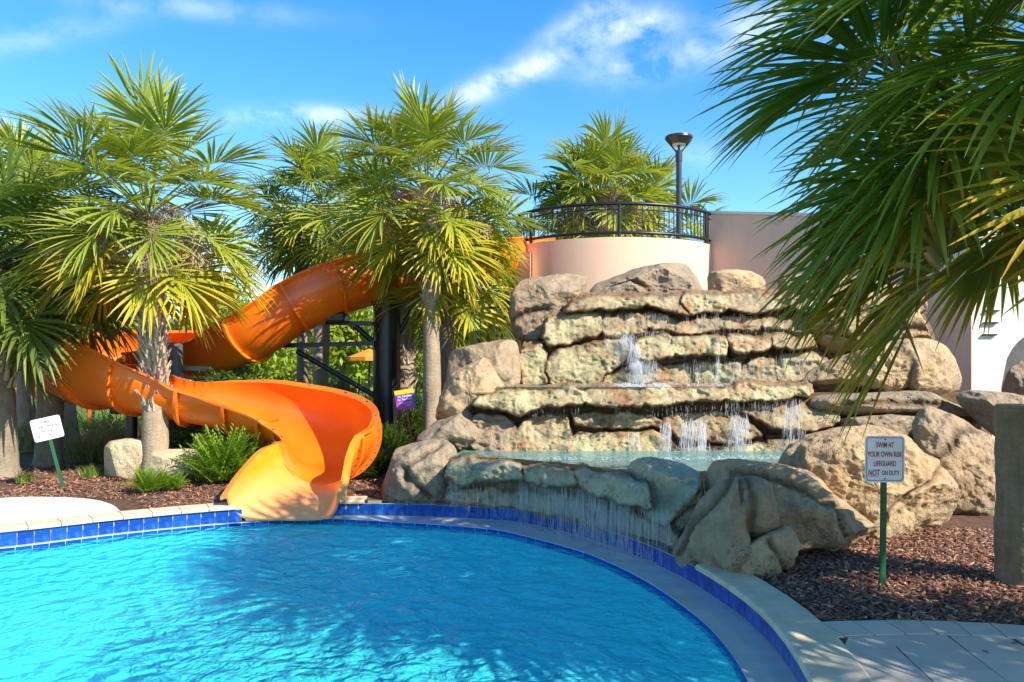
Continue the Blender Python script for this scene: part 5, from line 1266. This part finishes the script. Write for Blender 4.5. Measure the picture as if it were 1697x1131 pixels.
def swim_sign(label, base, w, h, zc, rot, tilt, ink='red_ink', edge='blue_ink'):
    t = thing('lifeguard_sign', label, 'sign', base, 'swim at your own risk signs'); t.rotation_euler = (0, tilt, rot)
    def p_(name, me, loc=(0, 0, 0)):
        o = bpy.data.objects.new(name, me); C.objects.link(o); o.parent = t; o.location = loc; return o
    m_ = MB(); m_.add([(-.022, -.005, -.15), (.022, -.005, -.15), (.022, .012, -.15), (.010, .016, -.15), (-.010, .016, -.15), (-.022, .012, -.15), (-.022, -.005, zc + h * .45), (.022, -.005, zc + h * .45), (.022, .012, zc + h * .45), (.010, .016, zc + h * .45), (-.010, .016, zc + h * .45), (-.022, .012, zc + h * .45)],
                     [(i, (i + 1) % 6, 6 + (i + 1) % 6, 6 + i) for i in range(6)] + [(5, 4, 3, 2, 1, 0), (6, 7, 8, 9, 10, 11)])
    p_('post', m_.mesh('post', M['green_paint']))
    pn = p_('panel', plate(w, h, .03, -.012, -.008, 'white_al', 'panel'), (0, 0, zc))
    def q_(name, me, loc):
        o = bpy.data.objects.new(name, me); C.objects.link(o); o.parent = pn; o.location = loc; return o
    q_('border', frame_ring(w - .024, h - .024, .024, .005, -.0128, edge, 'border'), (0, 0, 0))
    for k_, (s, sz, zz, xx) in enumerate([('SWIM AT', .052, .105, 0), ('YOUR OWN RISK', .052, .035, 0), ('LIFEGUARD', .052, -.035, 0), ('NOT', .062, -.105, -.082), ('ON DUTY', .046, -.105, .044)]):
        q_('lettering', text_mesh(s, sz * 1.08, .62, ink, .001), (xx * w / .305, -.0135, zz * h / .35))
    m_ = MB(); m_.box((-.082 * w / .305, -.0132, -.132 * h / .35), (.072, .0008, .003)); q_('underline', m_.mesh('underline', M[ink]), (0, 0, 0))
    for zz in (.148, -.148):
        m_ = MB(); m_.tube([(0, -.012, zz * h / .35), (0, -.017, zz * h / .35)], .006, 8); q_('bolt', m_.mesh('bolt', M['grey_paint']), (0, 0, 0))
    return t
b = W(1463, 968); swim_sign('swim at your own risk sign on a straight green post in the right mulch', b, .315, .36, pz(761, b[1]), 0.05, 0.01)
b = W(104, 807); swim_sign('swim at your own risk sign leaning left on a green post by the left palms', b, .37, .31, pz(712, b[1]) + .04, .35, math.radians(-13), 'grey_paint', 'grey_paint')
# purple sign
bx_, by_, _ = W(681, 712); Yg = 12.9
ps = thing('rules_sign', 'small yellow and purple no climbing sign on a wooden stake', 'sign', (pxX(690, Yg), Yg, 0)); ps.rotation_euler = (0, math.radians(-9), .1)
def pp(name, me, loc, par=None): o = bpy.data.objects.new(name, me); C.objects.link(o); o.parent = par or ps; o.location = loc; return o
zc = pz(664, Yg) + .03
m_ = MB(); m_.box((0, .012, zc / 2 - .05), (.035, .018, zc + .1)); pp('stake', m_.mesh('stake', M['wood']), (0, 0, 0))
pn = pp('panel', plate(.31, .32, .015, -.003, .002, 'purple', 'panel'), (0, 0, zc))
m_ = MB(); m_.box((0, -.0045, .125), (.308, .003, .072), bev=.001); pp('header', m_.mesh('header', M['yellow']), (0, 0, 0), pn)
m_ = MB(); m_.box((0, -.0045, -.09), (.306, .002, .13)); pp('footer', m_.mesh('footer', M['magenta']), (0, 0, 0), pn)
pp('lettering', text_mesh('No Climbing', .048, .9, 'white_al', .001), (0, -.0048, .055), pn); pp('lettering', text_mesh('On The Rocks', .046, .9, 'white_al', .001), (0, -.0048, .005), pn)
pp('lettering', text_mesh('SLIPPERY WHEN', .034, .8, 'pale_print', .001), (0, -.0065, -.055), pn); pp('lettering', text_mesh('WET', .040, .9, 'pale_print', .001), (.05, -.0065, -.095), pn)

# ------------------------------------------------------------------ background
fn = thing('metal_fence', 'black metal picket fence behind the slide and palms', 'fence', (-5, 26, 0))
A_ = np.array([-13.8, 17.2]); B_ = np.array([-4.0, 30.5]); Cc = np.array([9.0, 31.5])
m_ = MB(); m_.tube([(0, 0, -.05), (0, 0, 1.15)], .012, 4); pk = m_.mesh('picket', M['black_paint']); m_ = MB(); m_.tube([(0, 0, -.05), (0, 0, 1.3)], .04, 4, sq=True); pk2 = m_.mesh('post', M['black_paint'])
for (p, q) in ((A_, B_), (B_, Cc)):
    L = np.linalg.norm(q - p); n = int(L / .145)
    for k_ in range(n):
        x, y = p + (q - p) * k_ / n; o = bpy.data.objects.new('post' if k_ % 16 == 0 else 'picket', pk2 if k_ % 16 == 0 else pk); C.objects.link(o); o.parent = fn; o.location = (x + 5, y - 26, 0)
    for z in (.18, 1.0, 1.17):
        m_ = MB(); m_.tube([(*p, z), (*q, z)], .022, 4, sq=True); part(fn, 'rail', m_.mesh('rail', M['black_paint']))

def crown_mesh(seed, n, R, H, leaf, mat, blobs=9):
    r_ = np.random.default_rng(seed); bl_ = []
    for _ in range(blobs): u_ = r_.normal(size=3); u_ /= np.linalg.norm(u_); bl_.append((u_ * np.array([R * .6, R * .6, H * .32]) * r_.uniform(.3, 1), r_.uniform(.3, .55) * R))
    bi = r_.integers(0, blobs, n); c_ = np.array([bl_[k_][0] for k_ in bi]); rr = np.array([bl_[k_][1] for k_ in bi])
    u_ = r_.normal(size=(n, 3)); u_ /= np.linalg.norm(u_, axis=1)[:, None]; P = c_ + u_ * (rr * r_.uniform(.55, 1.05, n))[:, None]
    a = r_.normal(size=(n, 3)); a /= np.linalg.norm(a, axis=1)[:, None]; b = np.cross(a, u_ + .3 * r_.normal(size=(n, 3))); b /= np.linalg.norm(b, axis=1)[:, None] + 1e-6
    s = leaf * r_.uniform(.6, 1.3, n)[:, None]; V_ = np.stack([P - a * s, P + b * s * .35, P + a * s, P - b * s * .35], 1).reshape(-1, 3); F_ = np.arange(n * 4).reshape(-1, 4)
    return mesh('crown', V_, F_, M[mat], True, {'tip': r_.uniform(0, 1, n * 4)})
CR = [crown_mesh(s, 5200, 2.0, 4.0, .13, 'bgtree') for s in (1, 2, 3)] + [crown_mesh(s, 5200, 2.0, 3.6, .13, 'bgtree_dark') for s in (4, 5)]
m_ = MB(); m_.tube([(0, 0, -.2), (.05, 0, 1.5), (-.05, .1, 3.2)], [.12, .10, .05], 8); TK = m_.mesh('trunk', M['trunk_grey'])
kinds = ['light green feathery tree beyond the fence, seen between the palms', 'dark green bushy tree beyond the fence']
r_ = random.Random(5); bgp = []
for i in range(20):
    bgp.append((-24 + i * 2.6 + r_.uniform(-.6, .6), 34 + r_.uniform(-1, 7), r_.uniform(.9, 1.35)))
for i, (x, y, s_) in enumerate(bgp):
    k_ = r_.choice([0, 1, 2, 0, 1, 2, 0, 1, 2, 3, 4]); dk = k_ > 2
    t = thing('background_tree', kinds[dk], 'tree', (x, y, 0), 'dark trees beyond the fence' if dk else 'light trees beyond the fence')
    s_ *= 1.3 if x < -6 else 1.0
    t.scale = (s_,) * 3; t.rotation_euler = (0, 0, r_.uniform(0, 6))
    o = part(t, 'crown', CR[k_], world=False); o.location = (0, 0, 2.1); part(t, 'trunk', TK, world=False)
rr_ = np.random.default_rng(8); n = 26000; P = np.stack([rr_.uniform(-75, 80, n), rr_.uniform(48, 60, n), np.zeros(n)], 1); P[:, 2] = rr_.uniform(0, 1, n) * (4.0 + 1.4 * vnoise(np.stack([P[:, 0] * .3, P[:, 1] * 0, P[:, 0] * 0], 1), 3))
a = rr_.normal(size=(n, 3)); a /= np.linalg.norm(a, axis=1)[:, None]; b = rr_.normal(size=(n, 3)); b = np.cross(a, b); b /= np.linalg.norm(b, axis=1)[:, None]; s = .45 * rr_.uniform(.6, 1.3, n)[:, None]
V_ = np.stack([P - a * s, P + b * s * .6, P + a * s, P - b * s * .6], 1).reshape(-1, 3)
o = struct('far_woods', mesh('far_woods', V_, np.arange(n * 4).reshape(-1, 4), M['bgtree'], True, {'tip': rr_.uniform(0, 1, n * 4)})); o['kind'] = 'stuff'

# parasols beyond the fence
for i, (a_, b_, l_) in enumerate([(612, 592, 'orange parasol beyond the fence left of the black post'), (690, 590, 'orange parasol beyond the fence right of the black post')]):
    Y = 36; x = pxX(a_, Y); zt = pz(578, Y); t = thing('parasol', l_, 'parasol', (x, Y, 0), 'orange parasols')
    m_ = MB(); n = 8; v = [(x, Y, zt)] + [(x + 1.0 * math.cos(k_ * .785), Y + 1.0 * math.sin(k_ * .785), zt - .38) for k_ in range(8)] + [(x + 1.0 * math.cos(k_ * .785), Y + 1.0 * math.sin(k_ * .785), zt - .55) for k_ in range(8)]
    m_.add(v, [(0, 1 + k_, 1 + (k_ + 1) % 8) for k_ in range(8)] + [(1 + k_, 9 + k_, 9 + (k_ + 1) % 8, 1 + (k_ + 1) % 8) for k_ in range(8)]); part(t, 'canopy', m_.mesh('canopy', M['parasol']))
    m_ = MB(); m_.tube([(x, Y, 0), (x, Y, zt)], .04, 8); part(t, 'pole', m_.mesh('pole', M['black_paint']))
# playground at the left
Y = 21; x = pxX(60, Y)
pg = thing('playground_tower', 'red and orange playground tower seen between the left palm trunks', 'play structure', (x, Y, 0))
for dx in (-.7, .7):
    for dy in (0, 1.3):
        m_ = MB(); m_.tube([(x + dx, Y + dy, 0), (x + dx, Y + dy, 2.4)], .06, 8); part(pg, 'post', m_.mesh('post', M['red_plastic']))
m_ = MB(); m_.box((x, Y + .65, .9), (1.5, 1.4, .08)); part(pg, 'deck', m_.mesh('deck', M['red_plastic']))
m_ = MB(); m_.box((x, Y, 1.35), (1.3, .05, .7), bev=.02); part(pg, 'panel', m_.mesh('panel', M['parasol']))
m_ = MB(); m_.add([(x - .9, Y - .2, 2.3), (x + .9, Y - .2, 2.3), (x + .9, Y + 1.5, 2.3), (x - .9, Y + 1.5, 2.3), (x, Y + .65, 2.95)], [(0, 1, 4), (1, 2, 4), (2, 3, 4), (3, 0, 4), (3, 2, 1, 0)]); part(pg, 'roof', m_.mesh('roof', M['parasol']))
m_ = MB(); m_.add([(x - .95, Y, .9), (x - .95, Y + .6, .9), (x - 2.4, Y + .6, .1), (x - 2.4, Y, .1), (x - .95, Y, 1.05), (x - .95, Y + .6, 1.05), (x - 2.4, Y + .6, .25), (x - 2.4, Y, .25)], [(0, 1, 2, 3), (0, 3, 7, 4), (1, 5, 6, 2), (4, 7, 6, 5)]); part(pg, 'chute', m_.mesh('chute', M['red_plastic']))
for a_, b_, nm, mt, l_ in ((93, 662, 'toy_bin', 'yellow_plastic', 'yellow lidded bin beyond the fence at the left'), (96, 676, 'toy_bin', 'blue_plastic', 'blue bin beyond the fence at the left')):
    Y2 = 22 if mt == 'yellow_plastic' else 21.6; c_ = V(a_, b_, Y2)
    m_ = MB(); m_.box((0, 0, .0), (.36, .4, .26), bev=.04); m_.box((0, 0, .15), (.4, .44, .05), bev=.02); m_.box((0, 0, -.13 - c_[2] / 2 + .06), (.3, .34, max(.05, c_[2] - .12))); top(nm, m_.mesh(nm, M[mt]), l_, 'bin', c_)
# pool house far left
ph = thing('pool_house', 'low building with a brown roof glimpsed above the slide curl', 'building', (-20, 42, 0))
m_ = MB(); m_.box((-20, 42, 1.3), (9, 5, 2.6)); part(ph, 'wall', m_.mesh('wall', M['white_wall']))
m_ = MB(); m_.add([(-25, 39, 2.6), (-15, 39, 2.6), (-15, 45, 2.6), (-25, 45, 2.6), (-24, 42, 4.1), (-16, 42, 4.1)], [(0, 1, 5, 4), (1, 2, 5), (2, 3, 4, 5), (3, 0, 4), (3, 2, 1, 0)]); part(ph, 'roof', m_.mesh('roof', M['umber_roof']))
for k_ in range(3):
    m_ = MB(); m_.box((-22.5 + k_ * 2.5, 39.49, 1.5), (1.0, .04, 1.1)); part(ph, 'window', m_.mesh('window', M['lamp_grey']))
